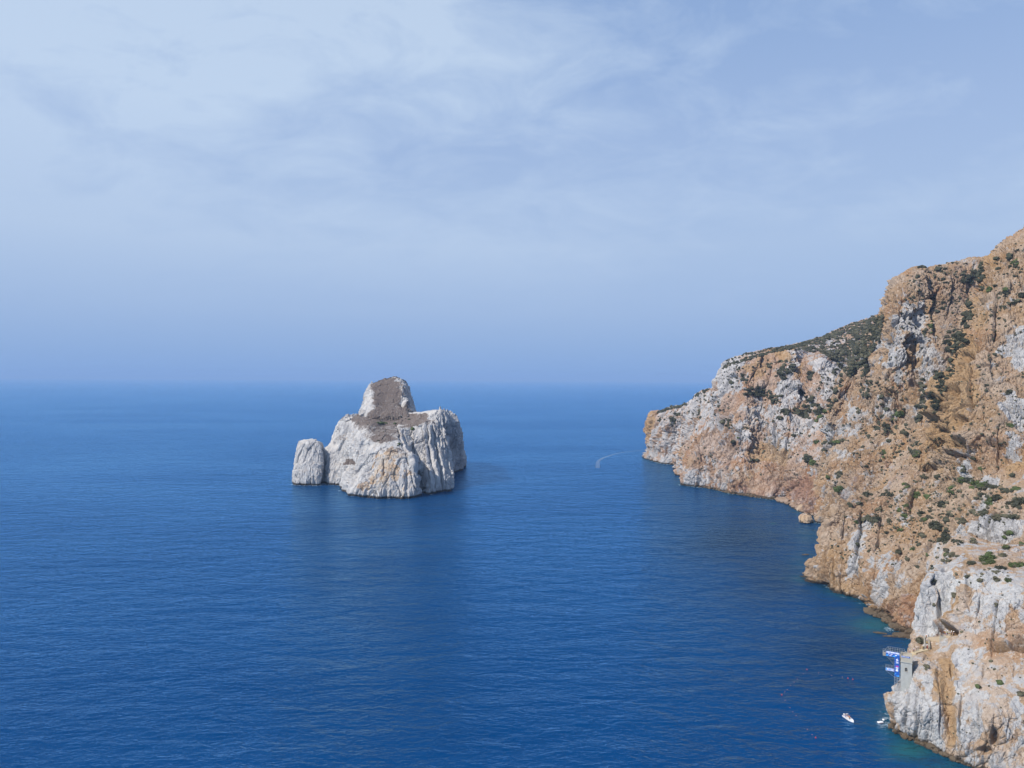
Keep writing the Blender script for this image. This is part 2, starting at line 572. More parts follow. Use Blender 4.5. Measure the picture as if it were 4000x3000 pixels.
# ================================================================== THE SETTING
B = lambda q, dx=200, dy=130, dz=-130: (1.0, q + np.array([dx, dy, dz], float))

# ---- far headland
def hcol(*pts, back=(230, 120, -140)):
    c = [(-0.12, pts[0][1] + np.array([-4, -6, -14.0]))] + list(pts)
    c.append((1.0, pts[-1][1] + np.array(back, float)))
    return c


def fill(shore, rim, fr=((0.2, 0.30, 0.20), (0.4, 0.66, 0.52))):
    """Steep foot, easier shoulder: (t, share of height, share of plan distance)."""
    out = [(0.0, shore)]
    for t, zf, xf in fr:
        q = shore + (rim - shore) * xf; q[2] = shore[2] + (rim[2] - shore[2]) * zf
        out.append((t, q))
    return out


def hc(shore, rim, *more, fr=((0.2, 0.30, 0.20), (0.4, 0.66, 0.52)), back=(230, 120, -140)):
    return hcol(*fill(shore, rim, fr), (0.6, rim), *more, back=back)


HEAD = [
    hcol((0.0, p(290, 1420, 0)), (0.6, p(340, 1400, 55)), (0.85, p(380, 1390, 62))),
    hcol((0.0, p(262, 1300, 0)), (0.4, p(266, 1300, 50)), (0.6, p(287, 1300, 70)), (0.85, p(330, 1300, 72))),
    hcol((0.0, W(2531, 1789)), (0.2, P(2532, 1735, 1209)), (0.4, P(2531, 1688, 1212)), (0.52, P(2541, 1640, 1218)),
         (0.6, P(2552, 1609, 1226)), (0.85, p(310, 1290, 72))),
    hcol((0.0, W(2598, 1813)), (0.25, P(2600, 1740, 1118)), (0.45, P(2606, 1655, 1128)), (0.6, P(2628, 1590, 1165)), (0.85, p(340, 1240, 80))),
    hcol((0.0, W(2664, 1818)), (0.25, P(2664, 1740, 1085)), (0.45, P(2668, 1650, 1090)), (0.6, P(2680, 1571, 1115)), (0.85, p(350, 1180, 92))),
    hcol((0.0, W(2661, 1860)), (0.2, P(2668, 1790, 965)), (0.42, P(2690, 1690, 1000)), (0.6, P(2757, 1525, 1080)), (0.85, p(380, 1150, 112))),
    hcol((0.0, W(2674, 1892)), (0.12, P(2690, 1850, 880)), (0.3, P(2715, 1750, 910)), (0.45, P(2745, 1640, 960)),
         (0.6, P(2788, 1512, 1040)), (0.85, p(395, 1110, 120))),
    hcol((0.0, W(2780, 1908)), (0.2, P(2785, 1790, 870)), (0.42, P(2805, 1620, 920)), (0.6, P(2836, 1424, 985)), (0.85, P(2862, 1412, 1040))),
    hc(W(2861, 1927), P(2943, 1387, 955), (0.85, P(2965, 1376, 1020))),
    hcol((0.0, W(2943, 1941)), (0.2, P(2955, 1840, 820)), (0.42, P(2985, 1650, 870)), (0.6, P(3015, 1375, 950)), (0.85, P(3045, 1356, 1060))),
    hcol((0.0, W(3000, 1950)), (0.2, P(3030, 1830, 800)), (0.42, P(3062, 1620, 855)), (0.6, P(3090, 1363, 940)), (0.7, P(3110, 1360, 1000)), (0.85, P(3160, 1333, 1110))),
    hcol((0.0, W(3051, 1955)), (0.2, P(3090, 1840, 770)), (0.42, P(3128, 1650, 850)), (0.6, P(3135, 1405, 930)), (0.7, P(3180, 1370, 1010)), (0.85, P(3246, 1308, 1120))),
    hcol((0.0, W(3095, 1975)), (0.2, P(3140, 1850, 745)), (0.42, P(3170, 1690, 810)), (0.6, P(3203, 1398, 905)), (0.7, P(3245, 1375, 1000)), (0.85, P(3322, 1276, 1140))),
    hcol((0.0, W(3143, 2003)), (0.2, P(3180, 1870, 720)), (0.42, P(3228, 1670, 800)), (0.6, P(3290, 1460, 890)), (0.7, P(3325, 1400, 990)), (0.85, P(3400, 1243, 1150))),
    hcol((0.0, W(3203, 2019)), (0.2, P(3230, 1890, 710)), (0.42, P(3272, 1720, 800)), (0.6, P(3330, 1490, 910)), (0.7, P(3390, 1370, 1010)), (0.85, P(3475, 1218, 1170))),
    hcol((0.0, p(320, 690, 0)), (0.42, P(3350, 1720, 830)), (0.6, P(3420, 1470, 950)), (0.85, P(3570, 1185, 1200))),
]
H_WH = [(2620, 1700, 110, 130, 0.62), (2555, 1650, 26, 70, 0.2), (2735, 1590, 70, 60, 0.75), (2780, 1650, 60, 60, 0.62), (2860, 1470, 70, 70, 0.95), (2830, 1540, 36, 50, 0.9),
        (2990, 1350, 80, 30, 0.5), (2960, 1480, 70, 90, 0.06), (3020, 1400, 70, 50, 0.1), (2890, 1580, 60, 50, 0.05), (3110, 1395, 36, 40, 0.8), (3100, 1470, 24, 40, 0.7),
        (3130, 1440, 20, 50, 0.15), (3230, 1470, 70, 75, 0.95), (3190, 1430, 30, 30, 0.9), (3170, 1500, 36, 40, 0.25), (3075, 1540, 50, 60, 0.78),
        (2960, 1620, 60, 60, 0.72), (2990, 1700, 40, 60, 0.45), (3060, 1640, 60, 40, 0.6), (3100, 1680, 80, 50, 0.62), (3030, 1760, 50, 50, 0.85), (2900, 1690, 20, 40, 0.8),
        (2780, 1750, 80, 60, 0.3), (2700, 1800, 40, 60, 0.25), (2730, 1885, 60, 26, 0.8), (2840, 1860, 90, 50, 0.5), (2920, 1840, 60, 50, 0.45), (2960, 1900, 80, 30, 0.15),
        (3080, 1880, 110, 60, 0.12), (3200, 1960, 60, 60, 0.35), (3230, 1640, 30, 60, 0.6), (3190, 1760, 60, 50, 0.5), (3260, 1330, 30, 20, 0.7), (3240, 1345, 20, 24, 0.8)]
H_RD = [(3090, 1915, 120, 40, 0.6), (3180, 1960, 60, 40, 0.5), (2960, 1925, 120, 18, 0.6), (3010, 1850, 70, 40, 0.35), (2870, 1650, 40, 50, 0.3), (2960, 1430, 60, 50, 0.28), (3140, 1895, 60, 45, 0.75), (3000, 1920, 90, 24, 0.45), (2840, 1770, 40, 26, 0.4), (2900, 1560, 50, 40, 0.25), (3060, 1940, 70, 14, 0.6)]
H_CR = [([(2796, 1520), (2818, 1574), (2870, 1680), (2897, 1695), (2930, 1770)], 7, 6, 12), ([(2752, 1520), (2725, 1612), (2671, 1742)], 4, 7, 10), ([(3118, 1480), (3124, 1540), (3127, 1600)], 6, 9, 12),
        ([(3143, 1417), (3154, 1460), (3176, 1547)], 5, 6, 9), ([(2700, 1650), (2704, 1683), (2722, 1742)], 5, 5, 8), ([(2943, 1768), (2980, 1790), (3024, 1838)], 5, 5, 8),
        ([(3290, 1460), (3268, 1553), (3235, 1634), (3222, 1715)], 8, 3, 14), ([(2563, 1612), (2566, 1700), (2568, 1791)], 4, 4, 5), ([(2633, 1634), (2617, 1721), (2601, 1810)], 4, 4, 7),
        ([(2921, 1590), (2930, 1680), (2943, 1768)], 4, 5, 9), ([(3030, 1640), (3024, 1700), (3013, 1791)], 4, 6, 10), ([(2770, 1860), (2800, 1902)], 4, 3, 6), ([(2985, 1380), (2960, 1440), (2920, 1500)], 3, 5, 9),
        ([(2850, 1560), (2830, 1640), (2790, 1720)], 4, 5, 9), ([(3080, 1700), (3070, 1760), (3040, 1830)], 4, 5, 9), ([(2850, 1780), (2840, 1840), (2870, 1900)], 5, 5, 9), ([(3160, 1840), (3120, 1880), (3060, 1930)], 5, 4, 9)]
head = obj('headland', rock('headland', HEAD, 640, 470, amp=1.05, size=1.15, flute=0.6, strata=0.35, white=0.42, whites=H_WH, reds=H_RD, seed=3, creases=H_CR, golds=[(2546, 1655, 18, 60, .8), (3010, 1775, 70, 50, .75), (2960, 1440, 60, 55, .6), (3060, 1380, 50, 26, .8), (2930, 1640, 24, 60, .5), (3120, 1450, 14, 40, .7), (2900, 1860, 70, 40, .45), (2690, 1800, 20, 60, .5)]), M_FAR)
tag(head, 'far limestone headland with white and ochre cliffs beyond the cove', kind='structure')

# ---- mountain behind the cove
def mc(shore, crest, fr=((0.2, 0.22, 0.2), (0.4, 0.48, 0.48), (0.6, 0.74, 0.75)), back=(90, 150, -150)):
    c = [(-0.1, shore + np.array([0, -6, -12.0]))] + fill(shore, crest, fr) + [(0.8, crest)]
    c.append((1.0, crest + np.array(back, float)))
    return c


PEAK = [
    mc(W(3185, 2012), P(3200, 1790, 745), back=(10, 60, -60)),
    mc(W(3203, 2019), P(3243, 1620, 762), back=(20, 70, -70)),
    mc(W(3235, 2030), P(3300, 1480, 790), back=(30, 80, -80)),
    mc(p(287, 655, 0), P(3377, 1380, 800), back=(40, 90, -90)),
    mc(p(288, 642, 0), P(3394, 1318, 803), back=(50, 100, -110)),
    mc(p(290, 628, 0), P(3446, 1232, 815), back=(60, 110, -110)),
    mc(p(293, 612, 0), P(3482, 1155, 812), fr=((0.2, 0.22, 0.2), (0.4, 0.40, 0.46), (0.6, 0.74, 0.70))),
    mc(p(298, 598, 0), P(3503, 1112, 808), fr=((0.2, 0.22, 0.2), (0.4, 0.38, 0.46), (0.6, 0.76, 0.66))),
    mc(p(304, 586, 0), P(3545, 1066, 805), fr=((0.2, 0.22, 0.2), (0.4, 0.38, 0.46), (0.6, 0.76, 0.66))),
    mc(p(312, 576, 0), P(3590, 1041, 803), fr=((0.2, 0.22, 0.22), (0.4, 0.42, 0.48), (0.6, 0.74, 0.70))),
    mc(p(322, 568, 0), P(3643, 1041, 803)),
    mc(p(332, 560, 0), P(3715, 1029, 803)),
    mc(p(345, 555, 0), P(3822, 1009, 803)),
    mc(p(360, 550, 0), P(3900, 995, 810)),
    mc(p(380, 545, 0), P(4000, 975, 820)),
]
K_WH = [(3560, 1250, 55, 75, 0.80), (3480, 1385, 26, 55, 0.85), (3530, 1400, 60, 100, 0.72), (3600, 1360, 46, 70, 0.8), (3640, 1430, 40, 70, 0.7), (3620, 1500, 40, 60, 0.65),
        (3545, 1480, 26, 60, 0.45), (3580, 1330, 30, 14, 0.1), (3600, 1620, 50, 40, 0.4), (3470, 1590, 40, 40, 0.5), (3320, 1650, 50, 60, 0.62), (3240, 1730, 40, 70, 0.6),
        (3330, 1790, 40, 30, 0.55), (3720, 1420, 20, 30, 0.6), (3440, 1330, 16, 40, 0.7), (3330, 1940, 40, 40, 0.75), (3480, 1720, 30, 20, 0.55), (3700, 1120, 150, 80, 0.12)]
K_RD = [(3330, 1900, 80, 60, 0.45), (3400, 1700, 60, 60, 0.25), (3650, 1180, 120, 80, 0.22), (3440, 1250, 30, 60, 0.35), (3420, 1420, 30, 70, 0.3), (3480, 1840, 70, 60, 0.55), (3250, 1900, 50, 40, 0.25), (3560, 1330, 40, 12, 0.5)]
K_CR = [([(3520, 1168), (3510, 1260), (3453, 1362), (3459, 1454)], 5, 7, 10), ([(3546, 1157), (3571, 1285), (3582, 1388), (3592, 1440)], 6, 7, 10), ([(3643, 1408), (3592, 1454), (3561, 1582)], 7, 6, 11),
        ([(3377, 1362), (3346, 1465), (3269, 1567)], 5, 4, 10), ([(3428, 1516), (3407, 1644)], 5, 6, 10), ([(3620, 1130), (3640, 1250), (3660, 1340)], 5, 6, 10), ([(3720, 1080), (3716, 1180), (3690, 1260)], 5, 5, 10),
        ([(3780, 1070), (3775, 1200), (3740, 1300)], 6, 4, 10), ([(3490, 1560), (3470, 1680), (3400, 1760)], 6, 6, 12), ([(3560, 1620), (3540, 1740), (3470, 1830)], 6, 6, 12), ([(3350, 1640), (3310, 1740), (3270, 1850)], 6, 5, 12)]


def peak_caves(V, X, Y):
    d = np.zeros(len(V), np.float32)
    for (bx, by, rx, ry, k) in [(3548, 1330, 24, 11, -8), (3564, 1500, 10, 16, -8), (3570, 1380, 14, 50, -3), (3480, 1430, 16, 10, -5), (3400, 1430, 12, 16, -4)]:
        r2 = ((X + 5 * vnoise(V.astype(np.float32) / 6.0, 3) - bx) / rx) ** 2 + ((Y + 5 * vnoise(V.astype(np.float32) / 5.0, 4) - by) / ry) ** 2
        d += 1.4 * k * np.exp(-r2 ** 2)
    return d


peak = obj('mountain', rock('mountain', PEAK, 540, 520, amp=1.3, size=1.05, flute=0.9, strata=0.2, white=0.28, whites=K_WH, reds=K_RD, seed=13, creases=K_CR, extra=peak_caves, drys=[(3730, 1200, 80, 170, 0.48), (3690, 1430, 50, 90, 0.42), (3640, 1560, 40, 80, 0.36), (3640, 1120, 90, 60, 0.32), (3420, 1640, 80, 100, 0.26)], golds=[(3560, 1400, 16, 60, .9), (3550, 1360, 24, 10, .9), (3560, 1540, 24, 50, .6), (3465, 1270, 16, 60, .55), (3500, 1740, 40, 120, .5)]), M_MID)
tag(peak, 'steep ochre mountain with scattered shrubs behind the cove', kind='structure')


# ---- spur running from the high ridge down to the sea
def sc(*pts, back):
    c = [(-0.1, pts[0][1] + np.array([-3, -3, -12.0]))] + list(pts)
    c.append((1.0, np.array(back, float)))
    return c


SPUR = [
    sc((0, W(3163, 2248)), (0.3, P(3160, 2222, 470)), (0.5, P(3178, 2180, 474)), (0.8, P(3226, 2140, 480)), back=p(222, 505, -6)),
    sc((0, W(3168, 2266)), (0.3, P(3168, 2215, 466)), (0.5, P(3190, 2160, 472)), (0.8, P(3242, 2088, 484)), back=p(240, 525, -6)),
    sc((0, W(3195, 2288)), (0.3, P(3200, 2215, 456)), (0.5, P(3228, 2110, 470)), (0.8, P(3285, 1972, 494)), back=p(258, 545, -6)),
    sc((0, W(3256, 2320)), (0.3, P(3262, 2215, 445)), (0.5, P(3290, 2110, 462)), (0.8, P(3352, 1917, 508)), back=p(285, 570, -4)),
    sc((0, W(3333, 2341)), (0.3, P(3350, 2210, 435)), (0.5, P(3380, 2080, 460)), (0.8, P(3425, 1890, 518)), back=p(305, 590, 0)),
    sc((0, W(3385, 2384)), (0.35, P(3440, 2190, 425)), (0.5, P(3470, 2060, 455)), (0.8, P(3520, 1790, 525)), back=p(345, 610, 10)),
    sc((0, W(3436, 2415)), (0.35, P(3510, 2190, 412)), (0.5, P(3550, 2010, 455)), (0.8, P(3600, 1700, 528)), back=p(365, 630, 30)),
    sc((0, W(3506, 2457)), (0.35, P(3590, 2170, 408)), (0.5, P(3635, 1945, 460)), (0.65, P(3655, 1790, 488)), (0.8, P(3660, 1630, 512)), back=p(385, 650, 60)),
    sc((0, W(3579, 2478)), (0.35, P(3660, 2150, 402)), (0.5, P(3720, 1900, 452)), (0.65, P(3738, 1690, 472)), (0.8, P(3688, 1495, 520)), back=p(405, 650, 80)),
    sc((0, p(215, 350, 0)), (0.35, P(3750, 2080, 392)), (0.5, P(3800, 1850, 442)), (0.65, P(3800, 1620, 466)), (0.8, P(3742, 1395, 532)), back=p(425, 670, 100)),
    sc((0, p(225, 335, 0)), (0.35, P(3830, 2035, 380)), (0.5, P(3880, 1820, 432)), (0.65, P(3880, 1540, 470)), (0.8, P(3790, 1222, 552)), back=p(450, 700, 120)),
    sc((0, p(235, 320, 0)), (0.35, P(3920, 2015, 372)), (0.5, P(3955, 1800, 426)), (0.65, P(3950, 1440, 480)), (0.8, P(3862, 1015, 578)), back=p(490, 730, 140)),
    sc((0, p(245, 305, 0)), (0.35, P(4000, 2010, 366)), (0.5, P(4040, 1780, 421)), (0.65, P(4050, 1390, 480)), (0.8, P(3930, 945, 578)), back=p(530, 730, 150)),
    sc((0, p(255, 290, 0)), (0.35, P(4100, 2000, 360)), (0.5, P(4150, 1760, 415)), (0.65, P(4180, 1350, 470)), (0.8, P(4000, 893, 578)), back=p(560, 730, 160)),
    sc((0, p(275, 270, 0)), (0.35, P(4350, 1970, 350)), (0.5, P(4400, 1700, 408)), (0.65, P(4450, 1250, 470)), (0.8, P(4160, 780, 582)), back=p(600, 730, 180)),
    sc((0, p(310, 230, 0)), (0.35, P(4750, 1950, 335)), (0.5, P(4850, 1680, 395)), (0.65, P(4900, 1200, 460)), (0.8, P(4450, 640, 585)), back=p(680, 730, 180)),
]
S_WH = [(3360, 2130, 28, 50, 0.75), (3380, 2060, 22, 30, 0.8), (3330, 2200, 30, 60, 0.7), (3430, 2300, 40, 70, 0.68), (3460, 2210, 50, 40, 0.5), (3520, 2260, 40, 40, 0.4), (3200, 2175, 26, 30, 0.55),
        (3890, 2085, 80, 55, 1.1), (3960, 2060, 50, 40, 0.9), (3770, 2120, 40, 70, 0.8), (3990, 1310, 50, 40, 0.9), (3960, 1370, 60, 30, 0.85), (3985, 1420, 36, 50, 0.9), (3950, 1580, 46, 50, 0.95),
        (3985, 1620, 30, 50, 0.8), (3945, 1690, 20, 20, 0.9), (3850, 1205, 24, 16, 0.7), (3880, 1440, 22, 20, 0.4), (3980, 1740, 40, 60, 0.7), (3800, 1830, 20, 30, 0.75), (3860, 1870, 36, 26, 0.75),
        (3830, 1960, 40, 30, 0.55), (3770, 1600, 60, 60, 0.25), (3540, 2035, 26, 16, 0.55), (3740, 1450, 50, 200, 0.02), (3700, 1700, 50, 60, 0.0)]
S_RD = [(3740, 1450, 46, 180, 0.30), (3560, 1860, 120, 60, 0.35), (3690, 1690, 60, 60, 0.35), (3860, 1760, 120, 40, 0.28), (3520, 2380, 110, 60, 0.6), (3560, 2400, 60, 60, 0.55), (3480, 2430, 60, 30, 0.45), (3500, 1870, 60, 50, 0.4), (3270, 2300, 60, 14, 0.35)]


def overhangs(V, X, Y):
    d = np.zeros(len(V), np.float32)
    for (bx, by, rx, ry, k) in [(3790, 1405, 24, 20, -6), (3770, 1450, 12, 22, -4), (3745, 1545, 30, 20, -4.5), (3705, 1570, 28, 14, -4), (3680, 1645, 22, 16, -5), (3765, 1650, 20, 20, -6),
                                (3690, 1695, 40, 26, -4), (3685, 1745, 34, 30, -8), (3775, 1750, 18, 22, -6), (3755, 1785, 30, 10, -5), (3640, 1835, 30, 10, -4), (3775, 1965, 14, 24, -3.5),
                                (3900, 1745, 50, 10, -3), (3975, 1790, 40, 18, -4)]:
        r2 = ((X + 5 * vnoise(V.astype(np.float32) / 5.0, 3) - bx) / rx) ** 2 + ((Y + 5 * vnoise(V.astype(np.float32) / 4.0, 4) - by) / ry) ** 2
        d += 1.5 * k * np.exp(-r2 ** 2)
        b2 = ((X - bx + 0.25 * rx) / (1.15 * rx)) ** 2 + ((Y - by + 1.35 * ry) / (0.8 * ry)) ** 2
        d += -0.75 * k * np.exp(-b2)
    return d


S_CR = [([(3300, 2010), (3290, 2120), (3280, 2310)], 1.8, 2.1, 9), ([(3380, 1960), (3350, 2140), (3340, 2330)], 2.4, 2.8, 11), ([(3460, 1900), (3440, 2050), (3400, 2250), (3390, 2370)], 2.4, 2.8, 12), ([(3600, 1800), (3540, 2000), (3500, 2180), (3450, 2400)], 3.0, 3.5, 13),
        ([(3700, 1980), (3640, 2120), (3600, 2300)], 3.0, 2.8, 12), ([(3720, 1500), (3700, 1640), (3670, 1760)], 3.0, 3.5, 12), ([(3830, 1300), (3800, 1480), (3790, 1660)], 2.4, 3.5, 13), ([(3900, 1100), (3880, 1300), (3870, 1500)], 3.0, 3.5, 13),
        ([(3960, 1000), (3950, 1200), (3960, 1380)], 3.0, 3.5, 13), ([(3830, 1960), (3800, 2040), (3760, 2100)], 3.0, 2.8, 10), ([(3920, 1560), (3900, 1740), (3880, 1850)], 3.0, 3.5, 12), ([(3225, 2130), (3215, 2280)], 1.8, 2.1, 6), ([(3250, 2080), (3245, 2300)], 1.8, 2.1, 7)]


spur = obj('spur', rock('spur', SPUR, 620, 640, amp=1.15, size=0.85, flute=0.6, strata=0.4, flecks=1.2, white=0.22, whites=S_WH, reds=S_RD, seed=23, extra=overhangs, creases=S_CR, golds=[(3775, 1380, 46, 90, .85), (3745, 1520, 70, 90, .85), (3715, 1640, 80, 70, .85), (3690, 1720, 70, 50, .8), (3640, 1820, 60, 40, .55), (3830, 1240, 30, 90, .6), (3960, 1830, 60, 40, .7), (3880, 1020, 20, 50, .6), (3240, 2200, 26, 120, .5), (3280, 2280, 60, 30, .55), (3420, 2350, 40, 40, .4)]), M_MID)
tag(spur, 'ochre rocky spur running down from the high ridge into the sea', kind='structure')


# ---- near cliff under the tower
def nc(*pts, back):
    c = [(-0.1, pts[0][1] + np.array([-2, -2, -10.0]))] + list(pts)
    c.append((1.0, np.array(back, float)))
    return c


NEAR = [
    nc((0, p(215, 380, 0)), (0.3, p(220, 380, 15)), (0.5, p(222, 380, 28)), (0.75, p(228, 378, 44)), (0.85, p(236, 378, 48)), back=p(300, 385, 40)),
    nc((0, p(198, 345, 0)), (0.3, p(200, 343, 13)), (0.5, p(203, 340, 25)), (0.75, p(206, 338, 40)), (0.85, p(218, 342, 46)), back=p(290, 365, 48)),
    nc((0, p(173, 308, 0)), (0.3, p(175, 306, 13)), (0.5, p(179, 306, 25)), (0.62, P(3610, 2363, 304)), (0.75, P(3640, 2242, 308)), (0.85, P(3690, 2212, 328)), back=p(282, 350, 52)),
    nc((0, p(157, 285, 0)), (0.3, p(160, 284, 14)), (0.42, P(3572, 2525, 284)), (0.5, P(3586, 2480, 289)), (0.62, P(3608, 2380, 293)), (0.75, P(3650, 2228, 300)), (0.85, P(3705, 2200, 325)), back=p(280, 345, 54)),
    nc((0, W(3456, 2836)), (0.1, P(3462, 2785, 267)), (0.2, P(3474, 2722, 268)), (0.3, P(3500, 2692, 269)), (0.4, P(3564, 2600, 271.5)), (0.5, P(3610, 2500, 286)), (0.62, P(3636, 2380, 292)),
       (0.75, P(3672, 2228, 300)), (0.85, P(3740, 2195, 325)), back=p(275, 340, 56)),
    nc((0, W(3490, 2858)), (0.2, P(3512, 2760, 262)), (0.3, P(3545, 2690, 266)), (0.4, P(3598, 2606, 270.5)), (0.5, P(3640, 2500, 283)), (0.62, P(3668, 2370, 291)), (0.75, P(3710, 2218, 300)),
       (0.85, P(3780, 2175, 325)), back=p(275, 335, 57)),
    nc((0, W(3536, 2880)), (0.2, P(3566, 2770, 257)), (0.3, P(3602, 2670, 262)), (0.4, P(3640, 2585, 269)), (0.5, P(3690, 2490, 280)), (0.62, P(3715, 2360, 287)), (0.75, P(3752, 2214, 296)),
       (0.85, P(3830, 2140, 330)), back=p(275, 330, 58)),
    nc((0, W(3604, 2912)), (0.2, P(3640, 2780, 251)), (0.4, P(3700, 2600, 262)), (0.5, P(3750, 2480, 272)), (0.62, P(3775, 2360, 281)), (0.75, P(3829, 2235, 290)), (0.85, P(3905, 2130, 330)), back=p(275, 325, 59)),
    nc((0, W(3680, 2950)), (0.2, P(3720, 2800, 247)), (0.4, P(3780, 2600, 259)), (0.5, P(3820, 2480, 268)), (0.62, P(3845, 2370, 276)), (0.75, P(3900, 2246, 286)), (0.85, P(3985, 2130, 325)), back=p(280, 320, 60)),
    nc((0, W(3743, 2975)), (0.2, P(3790, 2800, 243)), (0.4, P(3860, 2600, 254)), (0.5, P(3900, 2480, 263)), (0.75, P(3965, 2252, 282)), (0.85, P(4065, 2130, 322)), back=p(285, 315, 60)),
    nc((0, W(3806, 3000)), (0.2, P(3860, 2810, 238)), (0.4, P(3930, 2620, 249)), (0.5, P(3970, 2490, 259)), (0.75, P(4045, 2252, 279)), (0.85, P(4150, 2130, 320)), back=p(290, 312, 60)),
    nc((0, W(3920, 3050)), (0.2, P(3980, 2850, 233)), (0.4, P(4060, 2630, 243)), (0.75, P(4190, 2245, 275)), (0.85, P(4310, 2120, 318)), back=p(295, 310, 62)),
    nc((0, W(4150, 3150)), (0.4, P(4290, 2660, 235)), (0.75, P(4430, 2230, 268)), (0.85, P(4560, 2110, 312)), back=p(315, 310, 62)),
    nc((0, W(4520, 3300)), (0.4, P(4710, 2670, 220)), (0.75, P(4860, 2220, 255)), (0.85, P(5000, 2100, 300)), back=p(350, 310, 62)),
]
N_WH = [(3760, 2195, 40, 14, 0.85), (3930, 2165, 60, 12, 0.6), (3870, 2228, 60, 8, 0.8), (3630, 2460, 34, 40, 0.95), (3676, 2466, 16, 14, 0.1), (3690, 2270, 60, 60, 1.0), (3640, 2340, 50, 60, 1.0), (3610, 2420, 40, 60, 1.0), (3850, 2270, 130, 40, 0.95), (3900, 2330, 110, 60, 0.75), (3850, 2420, 90, 60, 0.55), (3760, 2330, 26, 70, 0.15),
        (3740, 2420, 20, 60, 0.05), (3560, 2770, 100, 110, 0.98), (3530, 2860, 60, 30, 0.7), (3640, 2880, 60, 60, 0.85), (3610, 2640, 60, 60, 0.6), (3700, 2650, 34, 120, 0.02), (3710, 2800, 36, 150, 0.05),
        (3760, 2590, 40, 40, 0.9), (3740, 2680, 30, 40, 0.75), (3800, 2830, 45, 50, 0.9), (3860, 2900, 50, 40, 0.3), (3820, 2730, 50, 50, 0.55), (3890, 2590, 60, 60, 0.35), (3960, 2660, 30, 40, 0.6),
        (3870, 2980, 60, 30, 0.75), (3950, 2900, 50, 60, 0.5), (3985, 2780, 20, 60, 0.8), (3640, 2560, 60, 40, 0.25), (3960, 2450, 50, 60, 0.25), (3900, 2190, 120, 26, 0.2), (3700, 2960, 90, 24, 0.1)]
N_RD = [(3676, 2464, 18, 14, 0.7), (3760, 2430, 30, 30, 0.3), (3690, 2440, 40, 14, 0.45), (3980, 2530, 40, 20, 0.4), (3620, 2900, 90, 12, 0.35)]  # cave-mouth blob: its shade painted in as dark red, with white kept low


def caves(V, X, Y):
    d = np.zeros(len(V), np.float32)
    for (bx, by, rx, ry, k) in [(3674, 2468, 13, 12, -6), (3722, 2470, 15, 12, -6), (3672, 2442, 24, 10, 2.6), (3722, 2448, 20, 8, 2.6), (3728, 2430, 20, 30, 2.0), (3905, 2532, 40, 9, -5), (3905, 2512, 44, 9, 1.8), (3985, 2520, 34, 16, -7), (3985, 2492, 40, 12, 2.4), (3885, 2880, 14, 34, -3),
                                (3850, 2930, 26, 14, -2), (3690, 2225, 12, 6, -2.5), (3650, 2275, 16, 12, -1.8), (3668, 2385, 9, 40, -1.6), (3690, 2330, 8, 50, -1.5),
                                (3700, 2680, 24, 140, -1.6), (3710, 2820, 22, 100, -1.2), (3780, 2300, 12, 60, -1.4), (3815, 2860, 16, 40, -1.5), (3596, 2630, 40, 70, 1.6), (3462, 2815, 26, 70, -2.2)]:
        r2 = ((X + 4 * vnoise(V.astype(np.float32) / 3.0, 3) - bx) / rx) ** 2 + ((Y + 4 * vnoise(V.astype(np.float32) / 2.5, 4) - by) / ry) ** 2
        d += 1.3 * k * np.exp(-r2 ** 2)
    return d


N_CR = [([(3664, 2600), (3668, 2740), (3671, 2905)], 0.8, 2.6, 7), ([(3764, 2680), (3752, 2780), (3757, 2890)], 1.4, 1.9, 7), ([(3650, 2268), (3668, 2330), (3662, 2430)], 1.8, 1.9, 6), ([(3735, 2270), (3727, 2340), (3722, 2450)], 2.1, 2.2, 7),
        ([(3560, 2700), (3540, 2790), (3530, 2860)], 0.8, 1.1, 4), ([(3610, 2690), (3600, 2780), (3590, 2890)], 0.8, 1.1, 4), ([(3830, 2300), (3820, 2400), (3800, 2500)], 1.4, 1.5, 6), ([(3900, 2320), (3880, 2440), (3870, 2560)], 1.8, 1.9, 7),
        ([(3950, 2350), (3930, 2460)], 1.8, 1.9, 6), ([(3840, 2600), (3820, 2720), (3830, 2850)], 1.5, 1.9, 7), ([(3900, 2700), (3880, 2820), (3870, 2930)], 1.8, 1.9, 7), ([(3960, 2600), (3950, 2760), (3930, 2900)], 1.5, 1.9, 7),
        ([(3700, 2560), (3720, 2660)], 1.0, 1.1, 5), ([(3780, 2230), (3775, 2330)], 1.1, 1.4, 5), ([(3870, 2250), (3990, 2290)], 1.0, 1.1, 5)]
near = obj('cliff', rock('cliff', NEAR, 620, 560, amp=0.62, size=0.55, flute=1.1, small=0.95, zs=0.42, warpk=0.35, white=0.45, whites=N_WH, reds=N_RD, seed=33, extra=caves, creases=N_CR, golds=[(3700, 2650, 30, 110, .8), (3715, 2800, 30, 130, .75), (3735, 2400, 16, 60, .7), (3770, 2480, 60, 30, .35), (3880, 2540, 60, 30, .45), (3940, 2800, 30, 80, .4), (3640, 2560, 40, 30, .5), (3780, 2180, 16, 40, .7)]), M_NEAR)
tag(near, 'nearest limestone cliff with the concrete tower at its edge', kind='structure')


# ---- the big islet and the small sea stack
def ic(*pts, top):
    return [(-0.1, pts[0][1] + np.array([0, 0, -12.0]))] + list(pts) + [(1.0, np.array(top, float))]


